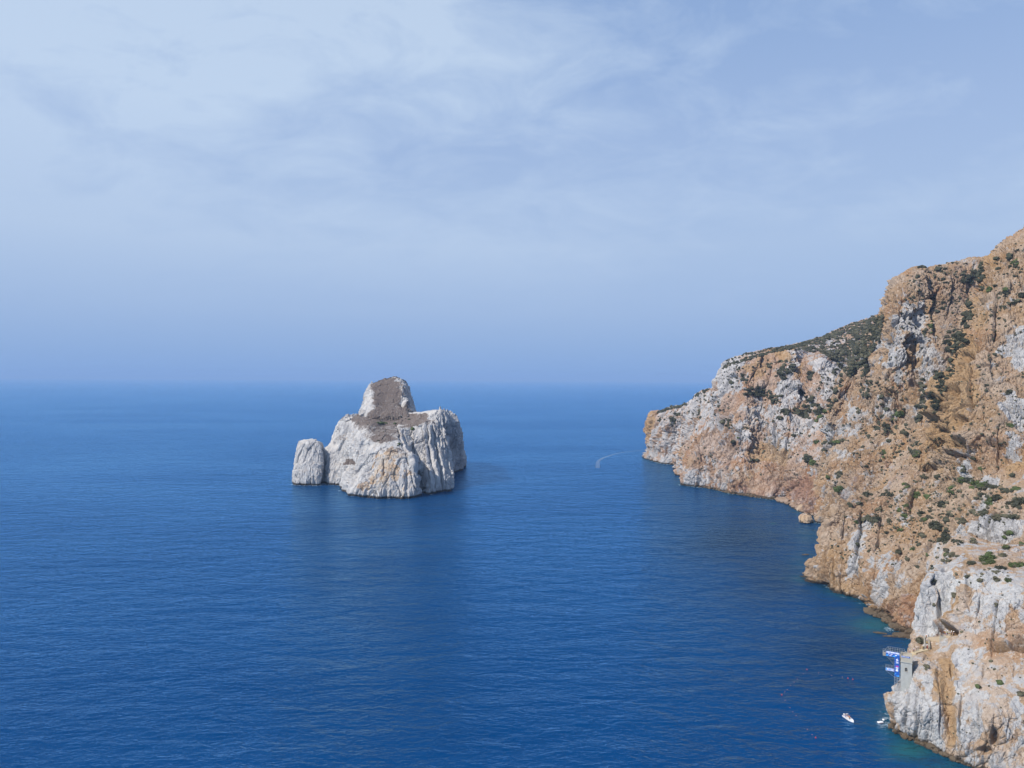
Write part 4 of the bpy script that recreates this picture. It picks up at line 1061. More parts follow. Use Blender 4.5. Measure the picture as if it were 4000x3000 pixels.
# clusters: (px, py, rx, ry, count, radius in px, kind 0 dark 1 green 2 olive)
CLUSTERS = [
    # far headland
    (2652, 1623, 18, 7, 7, 7, 0), (2626, 1642, 12, 10, 6, 7, 0), (2578, 1642, 8, 10, 4, 6, 0), (2732, 1623, 8, 20, 8, 7, 0), (2808, 1593, 8, 12, 4, 6, 0), (2838, 1640, 12, 8, 5, 6, 0),
    (2852, 1661, 18, 10, 8, 7, 0), (2823, 1646, 8, 5, 3, 6, 0), (2886, 1714, 6, 8, 3, 7, 1), (2865, 1727, 5, 4, 2, 6, 0), (2943, 1798, 22, 6, 8, 6, 0), (2880, 1460, 75, 55, 60, 3.6, 0),
    (2850, 1494, 16, 6, 6, 5, 0), (2911, 1478, 16, 14, 9, 7, 0), (2880, 1440, 10, 6, 4, 5, 0), (2959, 1532, 55, 18, 34, 9, 0), (3037, 1560, 30, 16, 16, 8, 0), (3060, 1448, 46, 32, 34, 8, 0),
    (3012, 1428, 20, 10, 8, 7, 0), (3060, 1412, 20, 6, 7, 7, 0), (3098, 1443, 12, 18, 8, 7, 0), (3168, 1469, 16, 14, 10, 8, 0), (3136, 1532, 10, 14, 8, 8, 0), (3160, 1560, 14, 18, 12, 8, 0),
    (3164, 1606, 55, 30, 55, 9, 0), (3083, 1608, 40, 14, 20, 8, 0), (3046, 1629, 12, 8, 5, 8, 0), (3235, 1580, 18, 20, 12, 7, 0), (3263, 1456, 10, 16, 7, 6, 0), (3288, 1490, 8, 30, 12, 7, 0),
    (3267, 1545, 10, 26, 12, 7, 0), (3216, 1606, 10, 7, 4, 9, 1), (3200, 1640, 12, 14, 6, 8, 1), (3230, 1500, 40, 50, 16, 4.5, 0), (3155, 1794, 16, 18, 14, 9, 0), (3176, 1811, 15, 9, 8, 8, 1),
    (3188, 1728, 10, 4, 4, 7, 1), (3246, 1733, 40, 7, 14, 7, 0), (3268, 1730, 12, 8, 5, 8, 1), (3294, 1722, 14, 6, 6, 7, 0), (3219, 1762, 20, 5, 7, 6, 0), (3271, 1910, 15, 11, 9, 9, 1),
    (3280, 1858, 10, 12, 7, 7, 0), (3233, 1860, 7, 7, 4, 6, 1), (3105, 1702, 7, 5, 3, 6, 0), (3270, 1890, 30, 14, 9, 4.5, 0), (2760, 1560, 60, 30, 22, 3.4, 0), (2620, 1620, 50, 40, 20, 3.6, 0),
    (2930, 1590, 60, 60, 14, 4, 0), (3060, 1720, 120, 60, 14, 3.6, 0), (2750, 1790, 90, 60, 8, 3.4, 0),
    # mountain
    (3770, 1250, 12, 40, 22, 8, 0), (3715, 1430, 14, 36, 20, 8, 0), (3682, 1510, 14, 30, 16, 8, 0), (3655, 1590, 10, 30, 14, 8, 0), (3835, 1100, 14, 40, 20, 8, 0),
    (3730, 1337, 40, 46, 80, 9, 0), (3792, 1080, 38, 28, 40, 8, 0), (3832, 1045, 10, 28, 14, 8, 0), (3612, 1300, 12, 16, 8, 8, 0), (3786, 1208, 13, 46, 26, 8, 0), (3602, 1530, 12, 52, 28, 8, 0),
    (3640, 1545, 12, 22, 10, 8, 0), (3602, 1590, 28, 7, 14, 8, 0), (3382, 1505, 22, 56, 34, 7, 0), (3372, 1439, 14, 36, 18, 7, 0), (3505, 1618, 24, 10, 12, 9, 1), (3489, 1644, 12, 7, 6, 8, 1),
    (3356, 1603, 14, 14, 8, 7, 0), (3459, 1672, 46, 18, 18, 8, 0), (3587, 1640, 10, 22, 9, 8, 0), (3663, 1470, 18, 28, 16, 8, 0), (3690, 1470, 26, 10, 12, 8, 0), (3640, 1280, 10, 30, 10, 7, 1),
    (3600, 1045, 16, 3, 7, 7, 0), (3730, 1030, 60, 4, 12, 4.5, 0), (3680, 1140, 120, 80, 70, 5, 0), (3560, 1105, 40, 40, 14, 5, 0), (3700, 1060, 60, 30, 20, 6, 0), (3560, 1260, 70, 100, 18, 4.5, 0),
    (3460, 1570, 90, 90, 40, 5.5, 0), (3420, 1760, 100, 100, 40, 5.5, 0), (3540, 1730, 70, 50, 30, 6, 0), (3540, 1680, 16, 30, 12, 8, 0), (3450, 1780, 12, 16, 6, 8, 1), (3580, 1770, 20, 10, 9, 8, 0),
    # spur
    (3683, 1972, 20, 11, 13, 10, 0), (3659, 2053, 24, 16, 20, 11, 0), (3825, 1897, 34, 14, 26, 11, 1), (3869, 1900, 26, 10, 14, 10, 0), (3755, 1875, 12, 12, 8, 10, 1), (3784, 1878, 20, 10, 10, 9, 0),
    (3869, 1962, 15, 11, 9, 10, 1), (3842, 1937, 20, 10, 10, 9, 0), (3895, 1943, 20, 8, 10, 9, 0), (3924, 1918, 16, 9, 9, 9, 0), (3970, 1911, 20, 8, 10, 9, 1), (3968, 1972, 22, 12, 14, 10, 0),
    (3992, 1955, 14, 10, 7, 10, 0), (3538, 1902, 12, 12, 8, 9, 1), (3584, 1933, 13, 11, 8, 9, 1), (3625, 1945, 14, 9, 8, 8, 1), (3755, 2034, 22, 11, 14, 10, 2), (3695, 2034, 12, 8, 7, 9, 0),
    (3717, 2008, 10, 10, 6, 9, 2), (3845, 2005, 20, 12, 12, 8, 0), (3948, 2016, 26, 8, 13, 9, 2), (3900, 2020, 16, 8, 8, 9, 2), (3606, 2034, 12, 8, 6, 8, 1), (3630, 2024, 12, 6, 6, 8, 0),
    (3717, 1911, 6, 18, 8, 8, 1), (3661, 1863, 10, 12, 6, 8, 0), (3611, 1861, 16, 5, 6, 8, 2), (3837, 1832, 8, 5, 3, 9, 1), (3951, 1860, 9, 9, 4, 9, 0), (3794, 1792, 12, 6, 5, 8, 0),
    (3763, 1832, 8, 12, 5, 8, 0), (3584, 1774, 10, 8, 5, 8, 1), (3558, 1768, 8, 10, 5, 8, 0), (3799, 2003, 12, 8, 6, 8, 2), (3515, 1996, 12, 8, 6, 8, 1), (3537, 1977, 8, 6, 4, 8, 1),
    (3555, 1993, 7, 5, 3, 7, 1), (3594, 2006, 8, 8, 4, 8, 0), (3534, 2018, 7, 4, 3, 7, 1), (3514, 2072, 9, 6, 4, 8, 1), (3696, 2105, 15, 24, 18, 11, 0), (3670, 2116, 12, 8, 6, 9, 0),
    (3737, 2120, 16, 12, 9, 9, 0), (3599, 2092, 13, 7, 5, 9, 2), (3700, 2157, 8, 15, 6, 10, 1), (3564, 2146, 7, 10, 4, 9, 1), (3622, 2168, 9, 6, 4, 9, 1), (3583, 2220, 5, 4, 2, 8, 0),
    (3727, 2172, 16, 12, 8, 9, 2), (3798, 2114, 7, 9, 4, 9, 2), (3405, 2028, 30, 12, 18, 9, 0), (3342, 2040, 8, 4, 3, 8, 1), (3366, 2036, 8, 5, 4, 8, 1), (3465, 1931, 26, 7, 10, 8, 0),
    (3390, 1932, 14, 5, 6, 8, 0), (3357, 1969, 10, 5, 4, 7, 0), (3320, 1973, 6, 9, 4, 8, 0), (3468, 2082, 7, 6, 3, 8, 0), (3516, 2072, 7, 4, 3, 8, 1), (3506, 2158, 10, 6, 4, 8, 0),
    (3588, 2124, 8, 8, 4, 8, 0), (3540, 2180, 7, 9, 3, 8, 2), (3347, 2125, 3, 6, 2, 7, 0), (3600, 1960, 180, 130, 120, 4.5, 2), (3560, 2040, 150, 90, 60, 4.5, 0), (3850, 1960, 140, 70, 60, 6, 2),
    (3420, 2080, 110, 90, 24, 4, 0), (3940, 1004, 16, 12, 7, 9, 0), (3966, 1026, 14, 8, 6, 9, 1), (3925, 1142, 9, 13, 6, 9, 1), (3966, 1180, 16, 6, 6, 9, 0), (3920, 1203, 10, 7, 5, 9, 0),
    (3986, 1152, 9, 8, 4, 9, 0), (3868, 1132, 10, 6, 5, 8, 1), (3950, 1660, 12, 8, 5, 9, 1), (3935, 1532, 12, 6, 5, 8, 0), (3930, 1090, 60, 110, 36, 5.5, 0), (3880, 1300, 80, 90, 16, 4.5, 0),
    (3920, 1500, 80, 160, 14, 4, 0), (3820, 1700, 120, 70, 18, 4.5, 0),
    # near cliff and its terrace
    (3855, 2192, 26, 17, 24, 16, 1), (3865, 2170, 14, 8, 7, 12, 1), (3792, 2204, 12, 8, 7, 11, 0), (3970, 2209, 22, 7, 12, 14, 1), (3900, 2218, 14, 6, 6, 11, 0), (3891, 2236, 7, 4, 3, 10, 2),
    (3640, 2268, 10, 4, 4, 9, 0), (3928, 2142, 12, 6, 5, 10, 1), (3917, 2174, 8, 5, 3, 10, 2), (3939, 2082, 8, 7, 4, 10, 1), (3926, 2101, 8, 4, 3, 9, 1), (3993, 2125, 8, 10, 4, 10, 1),
    (3935, 2268, 13, 5, 4, 9, 1), (3894, 2268, 7, 4, 3, 9, 2), (3828, 2268, 5, 4, 2, 8, 2), (3727, 2322, 9, 9, 4, 9, 2), (3887, 2363, 7, 7, 3, 9, 2), (3646, 2363, 6, 8, 3, 8, 2),
    (3595, 2504, 9, 9, 5, 13, 2), (3823, 2684, 9, 7, 4, 13, 1), (3903, 2667, 9, 6, 4, 12, 1), (3992, 2709, 14, 7, 4, 12, 2), (3621, 2608, 9, 8, 5, 9, 2), (3700, 2180, 40, 14, 12, 8, 2),
    (3860, 2240, 130, 20, 14, 6, 2), (3850, 2500, 140, 120, 6, 4, 2), (3642, 2216, 8, 6, 4, 9, 0),
    # islet
    (1496, 1654, 24, 3, 9, 6, 1), (1540, 1655, 12, 2, 4, 5, 1), (1556, 1738, 6, 4, 3, 6, 1), (1614, 1676, 4, 4, 2, 5, 1), (1602, 1640, 6, 2, 2, 4, 0),
]
# the far slope that is all maquis, traced as a polygon, and thin fringes along the crests
SLOPE = [(2990, 1384), (3160, 1334), (3330, 1273), (3450, 1230), (3440, 1330), (3385, 1405), (3320, 1475), (3290, 1448), (3225, 1385), (3140, 1372), (3092, 1362), (3020, 1378)]


def inside(x, y, poly):
    c = False
    for (x0, y0), (x1, y1) in zip(poly, poly[1:] + poly[:1]):
        if (y0 > y) != (y1 > y) and x < (x1 - x0) * (y - y0) / (y1 - y0) + x0:
            c = not c
    return c


plants = []       # (size in px, point, radius m, kind, rock name)
rp = random.Random(5)


def plant(x, y, rpx, kind, mass=False, need=None):
    h = hit(x, y)
    if h is None or h[0].z < 4.0:
        return
    dist = h[0].y
    s = rpx * min(1.7, 0.86 * math.exp(rp.gauss(0, 0.38)))
    plants.append((s, h[0], s * dist / FPX, kind, h[2], mass))


for (cx_, cy_, rx, ry, n, rpx, kind) in CLUSTERS:
    for _ in range(n):
        a, q = rp.uniform(0, 2 * math.pi), math.sqrt(rp.random())
        kk = kind if rp.random() < 0.85 else rp.choice((0, 2))
        plant(cx_ + rx * q * math.cos(a), cy_ + ry * q * math.sin(a), rpx, kk)
n_try = 0
while n_try < 2600:
    x, y = rp.uniform(2985, 3455), rp.uniform(1225, 1480)
    if inside(x, y, SLOPE):
        n_try += 1
        bare = math.hypot((x - 3250) / 28, (y - 1345) / 26) < 1 or math.hypot((x - 3300) / 26, (y - 1330) / 34) < 0.8
        thin = float(vnoise(np.array([[x / 22.0, y / 13.0, 0.5]]), 77)[0]) + 0.5 * float(vnoise(np.array([[x / 8.0, y / 6.0, 0.5]]), 78)[0])
        if thin > 0.32 and rp.random() < 0.85:
            continue
        if bare and rp.random() < 0.72:
            continue
        plant(x, y, 4.7, 0 if rp.random() < 0.7 else 2, True)
for (poly, n, rpx) in [([(2600, 1620), (2840, 1440), (3080, 1370), (3280, 1470), (3230, 1900), (2960, 1880), (2700, 1830)], 900, 2.6),
                       ([(3300, 1500), (3460, 1230), (3600, 1050), (3820, 1020), (3760, 1350), (3640, 1700), (3420, 1900), (3280, 1880)], 900, 2.9),
                       ([(3860, 1040), (4000, 910), (4000, 2020), (3760, 2120), (3560, 2200), (3300, 2230), (3230, 2130), (3300, 1990), (3660, 1700), (3750, 1400)], 1500, 3.0),
                       ([(3650, 2240), (4000, 2260), (4000, 2960), (3700, 2880), (3560, 2700), (3660, 2480)], 110, 3.2), ([(1350, 1640), (1640, 1620), (1690, 1640), (1560, 1700), (1460, 1730)], 60, 2.2)]:
    xa, xb = min(q[0] for q in poly), max(q[0] for q in poly); ya, yb = min(q[1] for q in poly), max(q[1] for q in poly)
    k = 0
    while k < n:
        x, y = rp.uniform(xa, xb), rp.uniform(ya, yb)
        if not inside(x, y, poly):
            continue
        k += 1
        if float(vnoise(np.array([[x / 45.0, y / 45.0, 2.5]]), 79)[0]) + 0.6 * float(vnoise(np.array([[x / 14.0, y / 14.0, 2.5]]), 80)[0]) < -0.12:
            continue
        plant(x, y, rpx, rp.choice((0, 0, 2)), True)
for (x0, y0, x1, y1, n) in [(2832, 1427, 2990, 1378, 120), (2568, 1607, 2682, 1574, 60), (2700, 1548, 2762, 1524, 20), (2990, 1378, 3160, 1337, 120)]:
    for _ in range(n):
        f = rp.random()
        plant(x0 + (x1 - x0) * f, y0 + (y1 - y0) * f + rp.uniform(-3, 9), 4.0, 0, True)

for _ in range(420):                      # maquis along the crest of the far headland
    x = rp.uniform(2572, 3452)
    if 2682 < x < 2745 or 2765 < x < 2838:
        continue
    y = 1200.0
    while y < 1620:
        h = hit(x, y)
        if h is not None and h[2] == 'headland':
            break
        y += 3
    plant(x, y + rp.uniform(1, 9), 3.8, 0, True)

plants.sort(key=lambda q: -q[0])
singles = [q for q in plants if not q[5]][:296]
ids = {id(q) for q in singles}
rest = [q for q in plants if id(q) not in ids]
KIND = ('dark green', 'fresh green', 'dry olive')


def spot(x, y, rock):
    """Where on the rock a shrub stands, in words."""
    if rock == 'headland':
        if x < 2700: return 'on the outer tip of the far headland'
        if y > 1685: return 'low on the far headland above the cove'
        if x < 2905: return 'on the white face of the far headland'
        if x > 3110: return 'in the gully between headland and mountain'
        return 'under the brown crest of the far headland' if y < 1500 else 'on the long ledge across the far headland'
    if rock == 'mountain':
        if y < 1150: return 'just below the crest of the mountain'
        if x > 3685 and y < 1420: return 'in the dark patch high on the mountain'
        if x < 3430 and y < 1600: return 'in the gully left of the mountain'
        if 3560 < x < 3720 and y < 1600: return 'along the grey rib of the mountain'
        return 'on the middle slope of the mountain' if y < 1700 else 'on the mountain foot above the cove'
    if rock == 'spur':
        if y < 1250: return 'near the top of the ochre ridge'
        if y < 1720: return ('high along' if y < 1420 else 'low along') + ' the left edge of the ochre ridge' if x < 3800 - (y - 1250) * 0.25 else 'on the steep face of the ochre ridge'
        if y < 1860: return 'below the overhangs of the ochre ridge'
        if x > 3800 and y < 1992: return 'in the green belt right of the spur'
        if x > 3800: return 'around the pale bluff above the terrace'
        if x < 3460: return 'at the seaward end of the spur'
        if y > 2080: return 'low on the spur behind the near cliff'
        return 'on the middle slope of the spur' if x < 3640 else 'in the shallow gully of the spur'
    if rock == 'cliff':
        if x > 3700 and y > 2450: return 'on the bare near cliff right of the tower'
        if x < 3640 and y > 2450: return 'beside the stairs above the tower'
        if y < 2262 and x > 3895: return 'at the right end of the cliff terrace'
        if y < 2262 and x > 3770: return 'in the big clump on the cliff terrace'
        return 'on the white rim of the near cliff'
    return 'on the brown top of the big islet'


fam = {}
first = {}
for (s, pt, rad, kind, where, _m) in singles:
    v = rp.randrange(3)
    if (kind, v) not in first:
        o = first[kind, v] = obj('shrub', SHRUBS[kind, v])
    else:
        o = first[kind, v].copy(); COL.objects.link(o)
    o.location = (pt.x, pt.y, pt.z - 0.25 * rad)
    k = rad * 1.25
    o.scale = (k * rp.uniform(.85, 1.2), k * rp.uniform(.85, 1.2), k * rp.uniform(.75, 1.05))
    o.rotation_euler = (0, 0, rp.uniform(0, 6.28))
    X_, Y_ = project(np.array(pt)[None])
    fam.setdefault((spot(X_[0], Y_[0], where), kind), []).append((o, X_[0], Y_[0], s))
ORD = ('', 'second ', 'third ', 'fourth ', 'fifth ')
for (place, kind), mem in fam.items():
    todo = list(mem)
    if len(todo) == 1:
        tag(todo[0][0], f'the only big {KIND[kind]} shrub {place}', 'shrub', f'{KIND[kind]} shrubs {place}')
        continue
    n = 0
    rules = [('largest', lambda q: -q[3]), ('leftmost', lambda q: q[1]), ('rightmost', lambda q: -q[1]), ('highest', lambda q: q[2]), ('lowest', lambda q: -q[2])]
    for rank in range(5):
        for word, key in rules:
            order = sorted(mem, key=key)
            if rank < len(order) and order[rank] in todo:
                q = order[rank]; todo.remove(q)
                tag(q[0], f'{ORD[rank]}{word} {KIND[kind]} shrub {place}', 'shrub', f'{KIND[kind]} shrubs {place}')
    for q in todo:
        tag(q[0], f'mid-sized {KIND[kind]} shrub among others {place}', 'shrub', f'{KIND[kind]} shrubs {place}')

bmt = bmesh.new(); bmesh.ops.create_icosphere(bmt, subdivisions=1, radius=1.0)
bmt.verts.ensure_lookup_table()
IV = np.array([v.co[:] for v in bmt.verts], np.float32); IF = np.array([[v.index for v in f.verts] for f in bmt.faces], np.int32)
bmt.free()
for kind in range(3):
    sel = [q for q in rest if q[3] == kind]
    if not sel:
        continue
    c = np.array([q[1][:] for q in sel], np.float32); r_ = np.array([q[2] for q in sel], np.float32)
    V = IV[None] * (0.75 + 0.6 * rng.random((len(sel), len(IV), 1), dtype=np.float32))
    V = V * (r_[:, None, None] * np.array([1.1, 1.1, 0.85], np.float32) * (0.8 + 0.4 * rng.random((len(sel), 1, 3), dtype=np.float32)))
    V = V + c[:, None] + np.array([0, 0, 0.15], np.float32) * r_[:, None, None]
    F = IF[None] + (np.arange(len(sel), dtype=np.int32) * len(IV))[:, None, None]
    me = bpy.data.meshes.new('scrub')
    F = F.reshape(-1, 3)
    me.vertices.add(V.shape[0] * V.shape[1]); me.vertices.foreach_set('co', V.reshape(-1))
    me.loops.add(F.size); me.loops.foreach_set('vertex_index', F.ravel())
    me.polygons.add(len(F)); me.polygons.foreach_set('loop_start', (np.arange(len(F)) * 3).astype(np.int32))
    me.update(calc_edges=True); me.polygons.foreach_set('use_smooth', [False] * len(F))
    o = obj('scrub', me, LEAF[kind])
    tag(o, ('dark maquis scrub covering the slope and ledges', 'fresh green scrub on the cliff ledges', 'dry olive scrub scattered over the cliffs')[kind], 'scrub', kind='stuff')

# ================================================================== ROCKS IN THE SEA
def boulder(name, loc, size, seed, mat, white=0.2, sub=5, rot=0.0, label=None, parent_white=0.0):
    bm = bmesh.new(); bmesh.ops.create_icosphere(bm, subdivisions=sub, radius=1.0)
    V = np.array([v.co[:] for v in bm.verts], np.float32)
    v0, g0 = cells(V * 1.3 + 5.0, seed); v1, g1 = cells(V * 3.2 + 9.0, seed + 3)
    d = 0.16 * fbm(V * 1.2, 2, seed) + (v0 - .5) * 0.22 - 0.08 * np.exp(-g0 / .06) + (v1 - .5) * 0.10 - 0.05 * np.exp(-g1 / .06) + 0.05 * fbm(V * 6, 3, seed + 7)
    for v, k, co in zip(bm.verts, d, V):
        q = Vector(co) * (1 + float(k))
        v.co = Vector((q.x * size[0], q.y * size[1], (q.z if q.z > 0 else q.z * 0.8) * size[2]))
    me = bm_mesh(name, bm)
    for kk, val in (('white', white), ('red', 0.0), ('dry', 0.0), ('gold', 0.0)):
        at = me.attributes.new(kk, 'FLOAT', 'POINT'); at.data.foreach_set('value', [val] * len(me.vertices))
    me.polygons.foreach_set('use_smooth', [False] * len(me.polygons))
    o = obj(name, me, mat)
    o.location = loc; o.rotation_euler = (0, 0, rot)
    tag(o, label, 'boulder')
    return o


M_ROCK = rock_material('boulder_rock', 0.45, ochre=(0.46, 0.33, 0.21), ochre2=(0.42, 0.32, 0.24), wet=1.0)
M_REEF = rock_material('reef_rock', 0.3, ochre=(0.10, 0.075, 0.05), ochre2=(0.13, 0.10, 0.07), pale=(0.2, 0.17, 0.13), grey=(0.14, 0.12, 0.1), wet=0.3)
w_ = W(3157, 2044)
boulder('boulder', (w_[0], w_[1] + 5, 1.5), (6.3, 5.5, 6.2), 5, M_ROCK, 0.25, 5, 0.4, 'big tan boulder standing alone in the water of the cove')
w_ = W(3224, 2034)
boulder('boulder', (w_[0], w_[1] + 3, 0.3), (4.6, 3.4, 2.6), 8, M_ROCK, 0.1, 4, 0.2, 'low tan boulder awash beside the lone big boulder')
w_ = W(3262, 2046)
boulder('boulder', (w_[0], w_[1] + 4, 0.3), (5.5, 4.5, 3.2), 11, M_ROCK, 0.2, 4, 1.0, 'tan boulder against the foot of the spur in the cove')
w_ = W(3136, 1998)
boulder('boulder', (w_[0], w_[1] + 5, 0.4), (5.0, 4.0, 5.5), 15, M_ROCK, 0.1, 4, 0.7, 'brown boulder at the waterline left of the lone boulder')
w_ = W(3145, 2168)
boulder('reef_rock', (w_[0], w_[1], -0.1), (3.0, 1.2, 0.9), 21, M_REEF, 0.0, 4, 0.1, 'small dark rock poking out of the sea off the spur')
w_ = W(3440, 2474)
boulder('reef_rock', (w_[0], w_[1], -0.1), (3.5, 1.4, 0.6), 24, M_REEF, 0.0, 4, -0.3, 'flat brown reef rock at the outer end of the shelf')
w_ = W(3500, 2487)
boulder('reef_rock', (w_[0], w_[1], -0.1), (6.5, 1.6, 0.7), 27, M_REEF, 0.0, 4, -0.15, 'long brown reef rock in the middle of the shallow shelf')
w_ = W(3548, 2497)
boulder('reef_rock', (w_[0] + 1, w_[1] + 5, -0.1), (6.5, 4.2, 0.9), 30, M_REEF, 0.0, 4, -0.2, 'wide brown reef rock behind the tower at the shore')

def rubble(name, mat, line, n, size, label, spread, seed):
    r = random.Random(seed); Vs, Fs, k0 = [], [], 0
    bmr = bmesh.new(); bmesh.ops.create_icosphere(bmr, subdivisions=1, radius=1.0); bmr.verts.ensure_lookup_table()
    base_v = np.array([v.co[:] for v in bmr.verts]); base_f = np.array([[v.index for v in f.verts] for f in bmr.faces]); bmr.free()
    for _ in range(n):
        f = r.random() * (len(line) - 1); i = int(f); w = f - i
        q = W(line[i][0] * (1 - w) + line[i + 1][0] * w, line[i][1] * (1 - w) + line[i + 1][1] * w)
        sz = size * math.exp(r.gauss(0, .5))
        o = q + np.array([r.uniform(-.3, 1) * spread, r.uniform(-.3, 1) * spread, sz * .15 + r.uniform(0, .5)])
        k = 1 + np.random.default_rng(r.randrange(10 ** 6)).uniform(-.32, .32, (len(base_v), 1))
        Vs.append(base_v * k * sz * np.array([r.uniform(.7, 1.4), r.uniform(.7, 1.4), r.uniform(.5, .9)]) + o); Fs.append(base_f + k0); k0 += len(base_v)
    me = bpy.data.meshes.new(name); me.from_pydata(np.concatenate(Vs).tolist(), [], np.concatenate(Fs).tolist())
    for kk, val in (('white', 0.15), ('red', 0.2), ('dry', 0.0), ('gold', 0.0)):
        me.attributes.new(kk, 'FLOAT', 'POINT').data.foreach_set('value', [val] * len(me.vertices))
    me.polygons.foreach_set('use_smooth', [False] * len(me.polygons))
    tag(obj(name, me, mat), label, kind='stuff')


M_TALUS = rock_material('talus', 0.4, ochre=(0.25, 0.17, 0.115), ochre2=(0.31, 0.235, 0.185), pale=(0.36, 0.34, 0.33), grey=(0.25, 0.24, 0.24), wet=1.6)
rubble('rubble', M_TALUS, [(3040, 1953), (3095, 1975), (3143, 2003), (3203, 2021), (3262, 2040)], 420, 1.3, 'fallen blocks along the shore of the cove', 9, 3)
rubble('rubble', M_REEF, [(3400, 2392), (3436, 2415), (3506, 2457), (3579, 2480)], 260, 0.8, 'dark weedy blocks at the foot of the spur', 6, 4)
rubble('rubble', M_REEF, [(2674, 1894), (2780, 1910), (2861, 1929), (2943, 1943), (3040, 1953)], 220, 1.1, 'dark blocks along the foot of the far headland', 4, 5)
rubble('rubble', M_REEF, [(3460, 2842), (3536, 2882), (3604, 2914), (3680, 2952), (3743, 2977), (3810, 3002)], 200, 0.45, 'dark blocks along the foot of the near cliff', 2, 6)

# ================================================================== TOWER AND DIVING SCAFFOLD
M_CONC = simple('old_concrete', (0.345, 0.35, 0.335), 0.9, var=0.22, scale=0.9)
M_CONC2 = simple('pale_render', (0.37, 0.34, 0.285), 0.9, var=0.18, scale=1.2)
M_STONE = simple('wall_stone', (0.42, 0.33, 0.23), 0.9, var=0.25, scale=2.0)
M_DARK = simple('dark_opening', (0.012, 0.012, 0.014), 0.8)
M_STEEL = simple('galvanised_tube', (0.42, 0.43, 0.45), 0.45, 0.6, 0.1)
M_DECK = simple('deck_board', (0.30, 0.25, 0.19), 0.8)
M_BLUE = simple('blue_banner', (0.010, 0.085, 0.38), 0.6, var=0.12, scale=0.4)
M_LBLUE = simple('light_blue_print', (0.06, 0.33, 0.75), 0.6, var=0.1)
M_WHITE = simple('white_print', (0.78, 0.80, 0.84), 0.6, var=0.05)
M_PALE = simple('pale_banner', (0.34, 0.40, 0.66), 0.6, var=0.12)
M_PINK = simple('magenta_print', (0.42, 0.06, 0.28), 0.6)
M_WOOD = simple('weathered_wood', (0.20, 0.12, 0.08), 0.85, var=0.3)

PHI = R(29)
base = P(3539, 2690, 266.3)
KX, KZ = 11.9, 10.42                       # photograph pixels per metre across and up at the tower
lx = lambda px: (px - 3539) / KX
lz = lambda py: (2690 - py) / KZ


def part(name, mat, parent, build):
    bm = bmesh.new(); build(bm)
    o = obj(name, bm_mesh(name, bm), mat, parent)
    return o


tower = empty('concrete_tower', base, -PHI)
tag(tower, 'grey concrete tower with one arched window on the cliff edge', 'tower')


def tower_wall(bm):
    X0, X1, ZT = lx(3517.5), lx(3562), lz(2589)
    wx, wz0, wz1 = 0.40, lz(2623), lz(2612)
    # front wall in pieces round the arched opening, then the body behind it
    add_box(bm, ((X0 - wx) / 2, 0.2, (ZT - 7) / 2), (-wx - X0, 0.4, ZT + 7))
    add_box(bm, ((X1 + wx) / 2, 0.2, (ZT - 7) / 2), (X1 - wx, 0.4, ZT + 7))
    add_box(bm, (0, 0.2, (wz0 - 7) / 2), (2 * wx, 0.4, wz0 + 7))
    n = 8
    for k in range(n):
        a0, a1 = math.pi * k / n, math.pi * (k + 1) / n
        xa, xb = wx * math.cos(a1), wx * math.cos(a0)
        zb = wz1 + min(math.sin(a0), math.sin(a1)) * wx + 0.03
        add_box(bm, ((xa + xb) / 2, 0.2, (zb + ZT) / 2), (xb - xa, 0.4, ZT - zb))
    add_box(bm, ((X0 + X1) / 2, 2.4, (ZT - 7) / 2), (X1 - X0, 3.9, ZT + 7))


part('wall', M_CONC, tower, tower_wall)
X0, X1 = lx(3517.5), lx(3562)
part('string_course', M_CONC, tower, lambda bm: add_box(bm, ((X0 + X1) / 2, 2.1, lz(2588) + 0.10), (X1 - X0 + 0.24, 4.7, 0.22)))
part('upper_wall', M_CONC2, tower, lambda bm: [add_box(bm, ((X0 + X1) / 2, 2.15, (lz(2587) + 0.12 + lz(2570)) / 2), (X1 - X0 + 0.06, 4.4, lz(2570) - lz(2587) - 0.12))])


def parapet(bm):
    z = lz(2570) + 0.35
    for c, s_ in (((X0 + X1) / 2, 0.12), ((X0 + X1) / 2, 4.2)):
        add_box(bm, (c, s_, z), (X1 - X0 + 0.1, 0.25, 0.7))
    add_box(bm, (X0 + 0.08, 2.15, z), (0.25, 3.8, 0.7))


part('parapet', M_CONC2, tower, parapet)
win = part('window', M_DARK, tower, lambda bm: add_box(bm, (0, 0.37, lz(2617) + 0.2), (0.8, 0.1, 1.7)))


def grille(bm):
    for k in (-0.2, 0.0, 0.2):
        add_bar(bm, (k, 0.2, lz(2623)), (k, 0.2, lz(2609)), 0.02)
    for z in (lz(2620), lz(2616), lz(2613)):
        add_bar(bm, (-0.38, 0.2, z), (0.38, 0.2, z), 0.02)


part('grille', M_STEEL, win, grille)


def frame(bm):
    add_box(bm, (0, -0.05, lz(2623) - 0.06), (1.05, 0.16, 0.12))
    for s_ in (-1, 1):
        add_box(bm, (s_ * 0.46, -0.02, (lz(2623) + lz(2612)) / 2), (0.1, 0.1, lz(2612) - lz(2623)))
    for k in range(8):
        a0, a1 = math.pi * k / 8, math.pi * (k + 1) / 8
        add_bar(bm, (0.46 * math.cos(a0), -0.02, lz(2612) + 0.46 * math.sin(a0)), (0.46 * math.cos(a1), -0.02, lz(2612) + 0.46 * math.sin(a1)), 0.06)


